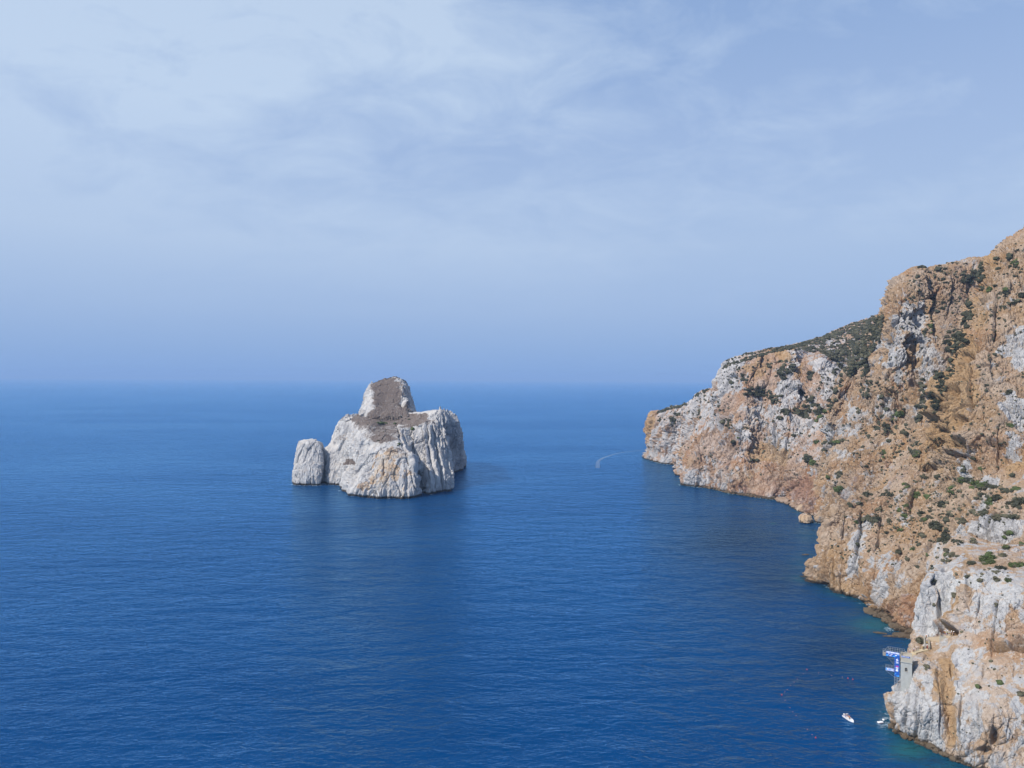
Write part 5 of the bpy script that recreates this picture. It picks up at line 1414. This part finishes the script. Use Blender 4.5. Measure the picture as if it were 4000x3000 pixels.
part('window_frame', M_CONC2, win, frame)
for i, (a, b, lab) in enumerate([(3519, 3536, 'blue banner hung along the left half of the tower parapet'), (3539, 3553, 'short blue banner on the right half of the tower parapet')]):
    bn = part('parapet_banner', M_BLUE, None, lambda bm: add_box(bm, ((lx(a) + lx(b)) / 2, -0.06, lz(2570) + 0.40), (lx(b) - lx(a), 0.05, 0.55)))
    bn.matrix_world = tower.matrix_basis @ Matrix.Identity(4)
    bn.location = base; bn.rotation_euler = (0, 0, -PHI)
    tag(bn, lab, 'banner', 'banners on the tower')
    part('print', M_WHITE, bn, lambda bm: [add_box(bm, (lx(a) + 0.25 + 0.45 * k, -0.095, lz(2570) + 0.42), (0.28, 0.02, 0.2)) for k in range(2 + (1 - i))])

scaf = empty('diving_scaffold', base, -PHI)
tag(scaf, 'steel scaffold with two cantilevered diving platforms and blue banners', 'scaffold')
SX0, SX1 = lx(3493.5), lx(3515)
YB = 1.9


def tower_tubes(bm):
    for x in (SX0, (SX0 + SX1) / 2, SX1 - 0.05):
        for y in (0.15, YB):
            add_bar(bm, (x, y, -3.0), (x, y, lz(2572) + 1.0), 0.06)
    z = -2.5
    while z < lz(2574):
        for y in (0.15, YB):
            add_bar(bm, (SX0 - .1, y, z), (SX1, y, z), 0.04)
        for x in (SX0, SX1 - 0.05):
            add_bar(bm, (x, 0.05, z + .05), (x, YB + .1, z + .05), 0.04)
        add_bar(bm, (SX0, 0.1, z), (SX1, 0.1, z + 1.0), 0.03)
        z += 1.0


part('tubes', M_STEEL, scaf, tower_tubes)
TX0, TZ = lx(3446), lz(2574)
part('upper_deck', M_DECK, scaf, lambda bm: add_box(bm, ((TX0 + lx(3530)) / 2, 1.9, TZ + 0.05), (lx(3530) - TX0, 3.6, 0.12)))


def upper_beams(bm):
    for y in (0.15, 1.9, 3.6):
        add_bar(bm, (TX0, y, TZ - 0.1), (SX1, y, TZ - 0.1), 0.07)
        add_bar(bm, (lx(3462), y, TZ - 0.15), (SX0, y, lz(2608)), 0.06)
        add_bar(bm, (lx(3469), y, lz(2582)), (SX0, y, lz(2582)), 0.04)
        add_bar(bm, (lx(3480), y, TZ - 0.15), (SX0, y, lz(2586)), 0.04)


part('upper_beam', M_STEEL, scaf, upper_beams)


def rail(bm, x0, x1, y, z0, h, n, levels):
    for k in range(n + 1):
        x = x0 + (x1 - x0) * k / n
        add_bar(bm, (x, y, z0), (x, y, z0 + h), 0.04)
    for f in levels:
        add_bar(bm, (x0, y, z0 + h * f), (x1, y, z0 + h * f), 0.035)


def upper_rails(bm):
    rail(bm, lx(3466), lx(3532), 3.6, TZ, 2.5, 7, (0.45, 0.75, 1.0))
    rail(bm, TX0, lx(3466), 3.6, TZ, 1.3, 2, (0.5, 1.0))
    rail(bm, TX0, lx(3459), 0.2, TZ, 1.3, 2, (0.5, 1.0))
    for z in (0.65, 1.3):
        add_bar(bm, (TX0, 0.2, TZ + z), (TX0, 3.6, TZ + z), 0.035)
    add_bar(bm, (TX0 + 0.1, 0.4, TZ + 1.3), (lx(3466), 3.6, TZ + 2.5), 0.04)
    add_bar(bm, (lx(3466), 3.6, TZ + 2.4), (lx(3480), 0.3, TZ + 1.2), 0.04)


part('upper_guardrail', M_STEEL, scaf, upper_rails)
LX0, LZ = lx(3458), lz(2633)
part('lower_deck', M_DECK, scaf, lambda bm: add_box(bm, ((LX0 + SX0) / 2, 1.3, LZ + 0.1), (SX0 - LX0, 2.2, 0.12)))


def lower_tubes(bm):
    rail(bm, LX0, SX0, 2.4, LZ, 1.5, 3, (0.4, 0.7, 1.0))
    rail(bm, LX0, SX0, 0.25, LZ, 1.1, 3, (1.0,))
    for z in (0.5, 1.1):
        add_bar(bm, (LX0, 0.25, LZ + z), (LX0, 2.4, LZ + z), 0.035)
    for y in (0.25, 2.4):
        add_bar(bm, (LX0, y, LZ), (SX0 + 0.3, y, lz(2657)), 0.05)
        add_bar(bm, (LX0, y, LZ), (SX0, y, LZ), 0.05)


part('lower_guardrail', M_STEEL, scaf, lower_tubes)


def sheet(name, mat, x0, x1, z0, z1, y):
    return part(name, mat, scaf, lambda bm: add_box(bm, ((x0 + x1) / 2, y, (z0 + z1) / 2), (x1 - x0, 0.04, z1 - z0)))


up = sheet('blue_banner', M_BLUE, lx(3458), lx(3513), lz(2574) - 0.05, lz(2562), -0.04)
hb = sheet('pale_banner', M_PALE, lx(3459), lx(3512), lz(2562) + 0.02, lz(2554), -0.04)
vb = sheet('tall_banner', M_BLUE, lx(3493), lx(3512.5), lz(2649), lz(2574) - 0.08, -0.06)
lb = sheet('lower_banner', M_PALE, lx(3458), lx(3491), lz(2632), lz(2621), 0.12)


def prints(parent, mat, y, polys):
    def build(bm):
        for q in polys:
            vs_ = [bm.verts.new((lx(a), y, lz(b))) for a, b in q]
            f = bm.faces.new(vs_)
            r_ = bmesh.ops.extrude_face_region(bm, geom=[f])
            bmesh.ops.translate(bm, vec=(0, -0.015, 0), verts=[v for v in r_['geom'] if isinstance(v, bmesh.types.BMVert)])
    return part('print', mat, parent, build)


rc = lambda a, b, c, d: [(a, b), (c, b), (c, d), (a, d)]
prints(vb, M_WHITE, -0.085, [[(3498, 2583), (3504, 2578), (3506, 2580), (3502, 2584)], [(3500, 2586), (3507, 2582), (3509, 2584), (3502, 2588)], rc(3498, 2590, 3509, 2591.3), rc(3499, 2592.5, 3508, 2594),
                             rc(3498, 2595.5, 3509, 2596.6), rc(3498, 2613, 3508, 2616.5), rc(3498.5, 2619, 3507, 2622), rc(3498, 2623, 3507.5, 2628)])
prints(vb, M_PINK, -0.085, [rc(3498, 2606, 3509, 2611.5)])
prints(vb, M_LBLUE, -0.085, [[(3493.5, 2640), (3500, 2634), (3500, 2637), (3494, 2643)], [(3499, 2646), (3512, 2643), (3512, 2648), (3500, 2648)]])
prints(up, M_WHITE, -0.065, [[(3468, 2563), (3473, 2563), (3470, 2568)], rc(3477, 2564, 3485, 2566), rc(3472, 2569.5, 3481, 2571.5), rc(3495, 2565, 3502, 2568)])
prints(up, M_LBLUE, -0.065, [[(3459, 2569), (3465, 2566), (3470, 2573), (3459, 2573)], [(3486, 2570), (3494, 2567), (3498, 2573), (3485, 2573)], rc(3503, 2562.5, 3512, 2565)])
prints(hb, M_WHITE, -0.065, [rc(3464, 2556, 3472, 2559), rc(3478, 2556, 3492, 2558.5), rc(3498, 2557, 3509, 2559.5)])
prints(lb, M_LBLUE, 0.095, [[(3458.5, 2622), (3464, 2622), (3462, 2631), (3458.5, 2631)], rc(3470, 2625, 3478, 2627)])
prints(lb, M_WHITE, 0.095, [rc(3464, 2623, 3468, 2627), rc(3480, 2627, 3487, 2629)])

# ================================================================== PATH, STAIRS AND WALLS ABOVE THE TOWER
def surf(px, py):
    h = hit(px, py, ('cliff',))
    return np.array(h[0]) if h else P(px, py, 280)


class Ribbon:
    """A level-ish walk: centre points in the world, a width and a masonry foot under it."""
    def __init__(self, pts, w):
        self.p = [np.array(q, float) for q in pts]; self.w = w

    def build(self, bm, thick):
        n = len(self.p); L = []
        for i, q in enumerate(self.p):
            d = self.p[min(i + 1, n - 1)] - self.p[max(i - 1, 0)]; d[2] = 0; d /= np.linalg.norm(d)
            s_ = np.array([d[1], -d[0], 0]) * self.w / 2
            L.append([bm.verts.new(q + s_), bm.verts.new(q - s_), bm.verts.new(q - s_ - [0, 0, thick]), bm.verts.new(q + s_ - [0, 0, thick])])
        for a, b in zip(L[:-1], L[1:]):
            for k in range(4):
                bm.faces.new((a[k], a[(k + 1) % 4], b[(k + 1) % 4], b[k]))
        bm.faces.new(L[0]); bm.faces.new(L[-1])


def depth_at(px, py, lift):
    """Depth of the rock seen at the pixel, brought a little nearer."""
    ds = sorted(surf(px + a, py + b)[1] for a in (-6, 0, 6) for b in (-5, 0, 5))
    return ds[4] - lift


walk_px = [(3524, 2566), (3548, 2558), (3575, 2547), (3600, 2539), (3622, 2534)]
dd = [depth_at(*q, 1.2) for q in walk_px]
dd[0] = 270.0
walk = Ribbon([P(x, y, d) for (x, y), d in zip(walk_px, dd)], 1.8)
M_SAND = simple('trodden_sand', (0.42, 0.34, 0.22), 0.95, var=0.15, scale=1.0)
wk = part('footpath', M_SAND, None, lambda bm: walk.build(bm, 3.2)); tag(wk, 'sandy footpath along the cliff from the tower', kind='structure')
c_top = P(3619, 2491, max(depth_at(3619, 2491, 1.0), dd[-1] + 3.0))
c_bot = walk.p[-1]
st = empty('stairway', c_bot)
tag(st, 'narrow stone stairway between two pale walls above the path', 'stairs')
NST = 12
for k in range(NST):
    f0, f1 = k / NST, (k + 1) / NST
    a = (c_top - c_bot) * f0; b = (c_top - c_bot) * f1
    part('step', M_STONE, st, lambda bm: add_box(bm, ((a[0] + b[0]) / 2, (a[1] + b[1]) / 2, b[2] - 0.9), (1.3, abs(b[1] - a[1]) + 0.05, 1.8), -0.05))
for s_, k0, k1, dn in ((-1, 0, NST, 1.0), (1, 0, NST, 6.5)):
    def side(bm):
        for k in range(k0, k1):
            m = (c_top - c_bot) * ((k + .5) / NST)
            add_box(bm, (m[0] + s_ * 0.85, m[1], m[2] + 0.45 - dn / 2), (0.36, (c_top - c_bot)[1] / NST + 0.01 * (k % 2) + .02, 0.9 + dn), -0.05)
    part('side_wall', M_CONC2, st, side)
land_px = [(3617, 2490), (3640, 2489), (3664, 2485), (3690, 2480), (3712, 2481), (3728, 2484)]
ld = [depth_at(*q, 1.0) for q in land_px]
ld[0] = c_top[1] + 0.6
land = Ribbon([P(x, y, max(d, 276)) for (x, y), d in zip(land_px, ld)], 2.6)
lw = part('terrace', M_STONE, None, lambda bm: land.build(bm, 2.2)); tag(lw, 'stone terrace in front of the cave mouth', kind='structure')
rw_c = P(3690, 2488, ld[3] - 1.3)
rw = empty('retaining_wall', rw_c, -R(30)); tag(rw, 'tall pale retaining wall holding up the cave terrace', 'wall')
part('wall', M_CONC2, rw, lambda bm: add_box(bm, (0, 0.6, -2.4), (2.6, 1.2, 4.8)))
part('coping', M_CONC, rw, lambda bm: add_box(bm, (0, 0.55, 0.08), (2.8, 1.3, 0.16)))
part('pier', M_CONC2, rw, lambda bm: add_box(bm, (-1.55, 0.35, -1.4), (0.45, 0.7, 5.4)))
part('pier', M_CONC2, rw, lambda bm: add_box(bm, (1.5, 0.35, -0.9), (0.4, 0.7, 4.2)))


def wall_rail(bm):
    for x in (-1.2, -0.4, 0.4, 1.2):
        add_bar(bm, (x, 0.3, 0.1), (x, 0.3, 1.15), 0.05)
    for z in (0.5, 0.8, 1.12):
        add_bar(bm, (-1.3, 0.3, z), (1.3, 0.3, z), 0.045)


part('railing', M_STEEL, rw, wall_rail)
fence = empty('wooden_fence', land.p[1]); tag(fence, 'low brown wooden fence along the landing above the stairs', 'fence')
fa, fb = land.p[1] + np.array([0.2, -1.2, 0]), land.p[3] + np.array([-1.9, -1.2, 0])
for k in range(5):
    q = fa + (fb - fa) * k / 4 - land.p[1]
    part('post', M_WOOD, fence, lambda bm: add_bar(bm, q, q + np.array([0, 0, 1.15]), 0.07))
for z in (0.55, 1.05):
    part('rail', M_WOOD, fence, lambda bm: add_bar(bm, fa - land.p[1] + [0, 0, z], fb - land.p[1] + [0, 0, z], 0.05))

# ================================================================== PEOPLE
def skin_mesh(name, joints, edges, root, sub=1):
    me = bpy.data.meshes.new(name)
    me.from_pydata([j[0] for j in joints], edges, [])
    o = bpy.data.objects.new(name, me); COL.objects.link(o)
    o.modifiers.new('s', 'SKIN'); m = o.modifiers.new('d', 'SUBSURF'); m.levels = sub
    for i, j in enumerate(joints):
        sv = me.skin_vertices[0].data[i]; sv.radius = (j[1], j[2] if len(j) > 2 else j[1]); sv.use_root = (i == root)
    bpy.context.view_layer.update()
    dg = bpy.context.evaluated_depsgraph_get()
    out = bpy.data.meshes.new_from_object(o.evaluated_get(dg))
    bpy.data.objects.remove(o)
    out.name = name
    return out


def figure(sit=False):
    h = 0.92
    if not sit:
        J = [((0, 0, h), .13, .10), ((0, 0, 1.15), .135, .10), ((0, 0.0, 1.40), .15, .10), ((0, 0, 1.50), .055), ((0, -.01, 1.58), .085), ((0, -.015, 1.70), .085),
             ((.10, 0, .86), .085), ((.11, -.03, .48), .06), ((.11, .02, .09), .042), ((.11, -.13, .04), .035),
             ((-.10, 0, .86), .085), ((-.11, .03, .48), .06), ((-.11, .05, .09), .042), ((-.11, -.09, .04), .035),
             ((.20, 0, 1.40), .055), ((.25, .03, 1.13), .043), ((.23, -.10, .90), .034), ((.22, -.15, .82), .03),
             ((-.20, 0, 1.40), .055), ((-.26, .02, 1.13), .043), ((-.24, -.10, .92), .034), ((-.23, -.15, .84), .03)]
    else:
        J = [((0, 0, .48), .14, .12), ((0, -.02, .72), .135, .10), ((0, -.03, .96), .15, .10), ((0, -.03, 1.06), .055), ((0, -.05, 1.14), .085), ((0, -.055, 1.26), .085),
             ((.10, -.08, .47), .085), ((.13, -.46, .48), .065), ((.13, -.44, .09), .042), ((.13, -.58, .04), .035),
             ((-.10, -.08, .47), .085), ((-.13, -.46, .48), .065), ((-.13, -.42, .09), .042), ((-.13, -.56, .04), .035),
             ((.20, -.03, .96), .055), ((.26, -.10, .72), .043), ((.18, -.32, .58), .034), ((.15, -.40, .56), .03),
             ((-.20, -.03, .96), .055), ((-.26, -.10, .72), .043), ((-.18, -.32, .58), .034), ((-.15, -.40, .56), .03)]
    E = [(0, 1), (1, 2), (2, 3), (3, 4), (4, 5), (0, 6), (6, 7), (7, 8), (8, 9), (0, 10), (10, 11), (11, 12), (12, 13), (2, 14), (14, 15), (15, 16), (16, 17), (2, 18), (18, 19), (19, 20), (20, 21)]
    body = skin_mesh('body', J, E, 0)
    g = 1.17
    sh_i = [0, 1, 2, 14, 15, 18, 19]
    mp_ = {a: i for i, a in enumerate(sh_i)}
    SJ = []
    for a in sh_i:
        q, r_ = J[a][0], [x * g for x in J[a][1:]]
        SJ.append((q, *r_))
    shirt = skin_mesh('shirt', SJ, [(mp_[a], mp_[b]) for a, b in ((0, 1), (1, 2), (2, 14), (14, 15), (2, 18), (18, 19))], 0)
    tr_i = [0, 6, 7, 8, 10, 11, 12]
    mp_ = {a: i for i, a in enumerate(tr_i)}
    TJ = [((J[a][0]), *[x * 1.13 for x in J[a][1:]]) for a in tr_i]
    trousers = skin_mesh('trousers', TJ, [(mp_[a], mp_[b]) for a, b in ((0, 6), (6, 7), (7, 8), (0, 10), (10, 11), (11, 12))], 0)
    head_c = Vector(J[5][0])
    bm = bmesh.new()
    bmesh.ops.create_uvsphere(bm, u_segments=12, v_segments=8, radius=1.0, matrix=Matrix.Translation(head_c + Vector((0, 0, -.02))) @ Matrix.Diagonal((.135, .155, .15, 1)))
    bmesh.ops.delete(bm, geom=[v for v in bm.verts if v.co.z < head_c.z - .03], context='VERTS')
    add_box(bm, head_c + Vector((0, -.15, -.015)), (.17, .10, .02))
    helmet = bm_mesh('helmet', bm)
    return {'body': body, 'shirt': shirt, 'trousers': trousers, 'helmet': helmet}


STAND, SIT = figure(False), figure(True)
M_SKIN = simple('skin', (0.42, 0.25, 0.17), 0.6, var=0.08)
CLOTH = {n: simple('cloth_' + n, c, 0.85, var=0.1, scale=8) for n, c in dict(
    white=(.75, .75, .75), orange=(.62, .24, .04), yellow=(.70, .48, .03), red=(.35, .02, .03), magenta=(.42, .06, .18), blue=(.10, .12, .40), lime=(.45, .62, .10), dark=(.02, .02, .03),
    navy=(.02, .03, .10), khaki=(.28, .22, .14), grey=(.25, .25, .27)).items()}
M_HELM = simple('helmet_shell', (.80, .81, .82), 0.35, var=0.03)


def person(pt, rz, top, legs, label, group, helmet=True, sit=False):
    F = SIT if sit else STAND
    o = empty('person', pt, rz)
    tag(o, label, 'person', group)
    for k, m in (('body', M_SKIN), ('shirt', CLOTH[top]), ('trousers', CLOTH[legs])) + ((('helmet', M_HELM),) if helmet else ()):
        me = F[k].copy(); me.materials.clear(); me.materials.append(m)
        me.polygons.foreach_set('use_smooth', [True] * len(me.polygons))
        obj(k, me, None, o)
    return o


def on_ribbon(rb, f, off=0.0):
    n = len(rb.p) - 1
    i = min(int(f * n), n - 1); w = f * n - i
    q = rb.p[i] * (1 - w) + rb.p[i + 1] * w
    d = rb.p[i + 1] - rb.p[i]; d[2] = 0; d /= np.linalg.norm(d)
    return q + np.array([d[1], -d[0], 0]) * off


G1 = 'visitors on the cliff path'
for f, off, rz, top, legs, lab in [
    (0.12, 0.2, 0.8, 'magenta', 'dark', 'person in magenta top and white helmet nearest the tower on the path'),
    (0.30, -0.1, 0.9, 'magenta', 'grey', 'person in magenta top walking second from the tower on the path'),
    (0.46, 0.2, 0.7, 'blue', 'dark', 'person in blue top and white helmet midway along the path'),
    (0.56, -0.2, 0.9, 'dark', 'grey', 'person in dark top and white helmet midway along the path'),
    (0.80, 0.2, 0.8, 'lime', 'dark', 'person in lime top near the foot of the stairs'),
    (0.86, -0.3, 0.5, 'white', 'khaki', 'person in white top at the upper end of the path'),
    (0.97, -0.2, 1.1, 'white', 'dark', 'person in white top waiting at the foot of the stairs'),
    (0.99, 0.3, 0.4, 'red', 'red', 'person all in red at the foot of the stairs')]:
    person(on_ribbon(walk, f, off), rz, top, legs, lab, G1)
for k, dx, rz, top, legs, lab in [(3, 0.0, 0.1, 'yellow', 'navy', 'person in yellow top and navy trousers on the lower stairs'), (6, 0.1, 0.2, 'white', 'dark', 'person in white top halfway up the stairs'),
                                  (10, -0.1, 0.1, 'orange', 'dark', 'person in orange top near the top of the stairs')]:
    q = c_bot + (c_top - c_bot) * ((k + .5) / NST); q[2] = (c_bot + (c_top - c_bot) * ((k + 1) / NST))[2]
    person(q + np.array([dx, 0, 0]), rz, top, legs, lab, 'visitors on the stairs')
for f, off, rz, top, legs, lab in [
    (0.10, 0.2, 0.6, 'white', 'grey', 'person in white top on the landing just above the stairs'),
    (0.19, -0.3, 1.2, 'khaki', 'khaki', 'person in khaki clothes on the landing by the fence'),
    (0.38, 0.3, 0.4, 'white', 'dark', 'person in white top leaning at the end of the wooden fence'),
    (0.58, -0.2, 0.5, 'red', 'dark', 'person in red top at the left end of the terrace railing'),
    (0.64, 0.5, 0.3, 'yellow', 'red', 'person in yellow top at the terrace railing'),
    (0.70, 0.1, 0.4, 'lime', 'navy', 'person in lime top at the right end of the terrace railing'),
    (0.84, 0.2, 1.0, 'dark', 'dark', 'person in dark clothes at the left side of the cave mouth'),
    (0.89, -0.4, 0.7, 'white', 'dark', 'person in white top in the middle of the cave group'),
    (0.93, 0.3, 0.2, 'navy', 'dark', 'person in navy top in the cave mouth group'),
    (0.98, 0.0, 0.9, 'red', 'navy', 'person in red top at the right edge of the cave mouth')]:
    person(on_ribbon(land, f, off), rz, top, legs, lab, 'visitors by the cave')

# ================================================================== BOAT, FLOATING DOCK, BUOYS
M_GEL = simple('white_gelcoat', (.80, .80, .80), 0.25, var=0.03)
M_TEAK = simple('teak_deck', (.40, .26, .16), 0.7, var=0.2, scale=6)
M_CUSH = simple('white_cushion', (.74, .73, .71), 0.6)
M_NAVY = simple('navy_trim', (.02, .03, .10), 0.5)
M_GLASS = simple('tinted_acrylic', (.05, .06, .08), 0.1)
bw = W(3316, 2811)
stern, bow = W(3304, 2798), W(3329, 2823)
boat = empty('motorboat', (bw[0], bw[1], 0.0), R(-78))
boat.scale = (0.84, 0.84, 0.84)
tag(boat, 'white open motorboat carrying people on the blue water', 'boat')
LEN = 6.4


def hull(bm):
    n = 14; rows = []
    for i in range(n + 1):
        f = i / n
        x = -LEN / 2 + LEN * f
        wd = 1.15 * (1 - max(0, (f - .45) / .55) ** 2.3) + 0.02
        sheer = 0.62 + 0.28 * f ** 2
        keel = -0.35 + 0.45 * max(0, (f - .7) / .3) ** 2
        prof = [(0, keel), (wd * .62, keel + .18), (wd * .92, 0.12), (wd, sheer), (wd - .16 * min(1, wd), sheer + .05), (max(wd - .28, 0), sheer), (max(wd - .30, 0), 0.30)]
        rows.append([bm.verts.new((x, y, z)) for y, z in prof] + [bm.verts.new((x, -y, z)) for y, z in prof[::-1]])
    m = len(rows[0])
    for a, b in zip(rows[:-1], rows[1:]):
        for k in range(m):
            bm.faces.new((a[k], a[(k + 1) % m], b[(k + 1) % m], b[k]))
    bm.faces.new(rows[0]); bm.faces.new(rows[-1])
    bmesh.ops.remove_doubles(bm, verts=bm.verts, dist=0.004)


part('hull', M_GEL, boat, hull)
part('cockpit_floor', M_TEAK, boat, lambda bm: add_box(bm, (-0.5, 0, 0.325), (4.4, 1.55, 0.03)))
part('foredeck', M_GEL, boat, lambda bm: add_box(bm, (2.05, 0, 0.74), (0.9, 0.9, 0.06), 0, 0.02))
con = part('console', M_GEL, boat, lambda bm: add_box(bm, (0.15, 0, 0.75), (0.7, 0.75, 0.85), 0, 0.08))
part('windscreen', M_GLASS, con, lambda bm: add_box(bm, (0.42, 0, 1.33), (0.05, 0.72, 0.36)))
part('steering_wheel', M_NAVY, con, lambda bm: bmesh.ops.create_cone(bm, cap_ends=True, segments=14, radius1=.18, radius2=.18, depth=.04, matrix=Matrix.Translation((-.25, 0, 1.05)) @ Matrix.Rotation(R(70), 4, 'Y')))
part('seat', M_CUSH, boat, lambda bm: [add_box(bm, (-0.75, 0, 0.56), (0.5, 1.1, 0.44), 0, 0.06), add_box(bm, (-1.0, 0, 0.92), (0.12, 1.1, 0.4), 0, 0.04)])
part('stern_bench', M_CUSH, boat, lambda bm: add_box(bm, (-2.2, 0, 0.56), (0.55, 1.6, 0.44), 0, 0.06))
part('bow_cushion', M_CUSH, boat, lambda bm: add_box(bm, (1.25, 0, 0.52), (0.9, 1.1, 0.36), 0, 0.06))


def canopy_arch(bm):
    for x in (-0.3, -1.3):
        pts = [Vector((x, .95, .6)), Vector((x, .85, 1.7)), Vector((x, .5, 1.95)), Vector((x, -.5, 1.95)), Vector((x, -.85, 1.7)), Vector((x, -.95, .6))]
        for a, b in zip(pts[:-1], pts[1:]):
            add_bar(bm, a, b, .025)


part('canopy_frame', M_STEEL, boat, canopy_arch)
part('folded_canopy', M_CUSH, boat, lambda bm: add_box(bm, (-1.3, 0, 2.02), (0.32, 1.15, 0.16), 0, 0.05))
mt = part('outboard_motor', M_GEL, boat, lambda bm: [add_box(bm, (-3.4, 0, 0.95), (0.5, 0.42, 0.6), 0, 0.1), add_box(bm, (-3.4, 0, 0.2), (0.22, 0.16, 1.1), 0, 0.03)])
part('cowling_stripe', M_NAVY, mt, lambda bm: add_box(bm, (-3.4, 0, 0.68), (0.53, 0.45, 0.07)))


def rub(bm):
    for s_ in (-1, 1):
        prev = None
        for i in range(13):
            f = i / 12 * 0.97; x = -LEN / 2 + LEN * f
            wd = 1.15 * (1 - max(0, (f - .45) / .55) ** 2.3) + 0.04
            q = Vector((x, s_ * wd, 0.55 + .28 * f * f))
            if prev is not None:
                add_bar(bm, prev, q, .035)
            prev = q


part('rub_rail', M_NAVY, boat, rub)
bm_ = Matrix.Translation(boat.location) @ Matrix.Rotation(boat.rotation_euler.z, 4, 'Z') @ Matrix.Scale(0.84, 4)
brz = boat.rotation_euler.z
for (x, y, z, rz, top, legs, sit, lab) in [(-0.72, 0.15, 0.32, math.pi / 2, 'magenta', 'navy', True, 'person in magenta top steering the motorboat'),
                                          (-2.2, 0.45, 0.32, math.pi / 2, 'khaki', 'navy', True, 'person in khaki top on the stern bench of the motorboat'),
                                          (-2.2, -0.45, 0.32, math.pi / 2, 'white', 'blue', True, 'person in white top on the stern bench of the motorboat'),
                                          (1.0, -0.55, 0.34, 0.6, 'orange', 'dark', False, 'person in orange top standing in the bow of the motorboat')]:
    q = bm_ @ Vector((x, y, z))
    person(q, brz + rz, top, legs, lab, 'people in the motorboat', helmet=False, sit=sit)

dk = W(3439, 2823)
dock = empty('floating_dock', (dk[0], dk[1], 0.0), R(12))
tag(dock, 'white inflatable floating dock beside the foot of the near cliff', 'dock')
part('deck_pad', M_GEL, dock, lambda bm: add_box(bm, (0, 0, 0.22), (2.2, 1.0, 0.42), 0, 0.12))
part('side_band', CLOTH['red'], dock, lambda bm: add_box(bm, (0, -0.48, 0.10), (1.9, 0.08, 0.14), 0, 0.02))
part('handle', M_NAVY, dock, lambda bm: [add_bar(bm, (x, -0.2, 0.47), (x, 0.2, 0.47), 0.03) for x in (-0.7, 0.7)])
fl = W(3451, 2814)
flo = empty('round_float', (fl[0], fl[1], 0.0)); tag(flo, 'round white float bobbing between the dock and the rock', 'float')
part('ball', M_GEL, flo, lambda bm: bmesh.ops.create_uvsphere(bm, u_segments=16, v_segments=10, radius=.42, matrix=Matrix.Translation((0, 0, .25))))
part('eye', M_NAVY, flo, lambda bm: bmesh.ops.create_cone(bm, cap_ends=True, segments=10, radius1=.12, radius2=.06, depth=.16, matrix=Matrix.Translation((0, 0, .72))))

M_RED = simple('red_plastic', (.36, .03, .04), 0.4, var=0.1)
M_FLOAT = simple('orange_float', (.40, .18, .14), 0.5, var=0.1)


def buoy_proto():
    o = empty('buoy')
    part('ball', M_RED, o, lambda bm: bmesh.ops.create_uvsphere(bm, u_segments=12, v_segments=8, radius=.27, matrix=Matrix.Translation((0, 0, .13))))
    part('neck', M_RED, o, lambda bm: bmesh.ops.create_cone(bm, cap_ends=True, segments=10, radius1=.09, radius2=.06, depth=.2, matrix=Matrix.Translation((0, 0, .46))))
    return o


BIG = [(928, 245, 'red buoy at the far corner of the swimming line'), (1520, 372, 'red buoy second from the shore end of the swimming line'), (1590, 387, 'red buoy at the shore end of the swimming line'),
       (567, 610, 'red buoy at the outer corner of the swimming line'), (1055, 1228, 'red buoy at the near end of the swimming line')]
proto = None
for x, y, lab in BIG:
    q = W(2900 + x / 3.687, 2550 + y / 3.687)
    if proto is None:
        o = proto = buoy_proto()
    else:
        o = proto.copy(); COL.objects.link(o)
        for ch in proto.children:
            c_ = ch.copy(); COL.objects.link(c_); c_.parent = o
    o.location = q
    tag(o, lab, 'buoy', 'red buoys of the swimming line')
bm = bmesh.new(); bmesh.ops.create_uvsphere(bm, u_segments=10, v_segments=6, radius=.12, matrix=Matrix.Diagonal((1.3, 1, 1, 1)))
fme = bm_mesh('line_float', bm); fme.materials.append(M_FLOAT)
NTH = ('first', 'second', 'third', 'fourth', 'fifth', 'sixth')
for arm, pts in (('from the outer corner buoy towards the near end', [(615, 685), (685, 793), (725, 853), (773, 908), (935, 1103), (1003, 1180)]),
                 ('from the outer corner buoy towards the far corner', [(611, 564), (648, 532), (693, 473), (745, 425), (790, 380), (878, 303)]),
                 ('from the far corner buoy towards the shore', [(1098, 290), (1285, 330), (1440, 352)])):
    for k, (x, y) in enumerate(pts):
        o = obj('line_float', fme); o.location = W(2900 + x / 3.687, 2550 + y / 3.687) + np.array([0, 0, .06])
        tag(o, f'{NTH[k]} small float {arm}', 'float', 'small floats of the swimming line')
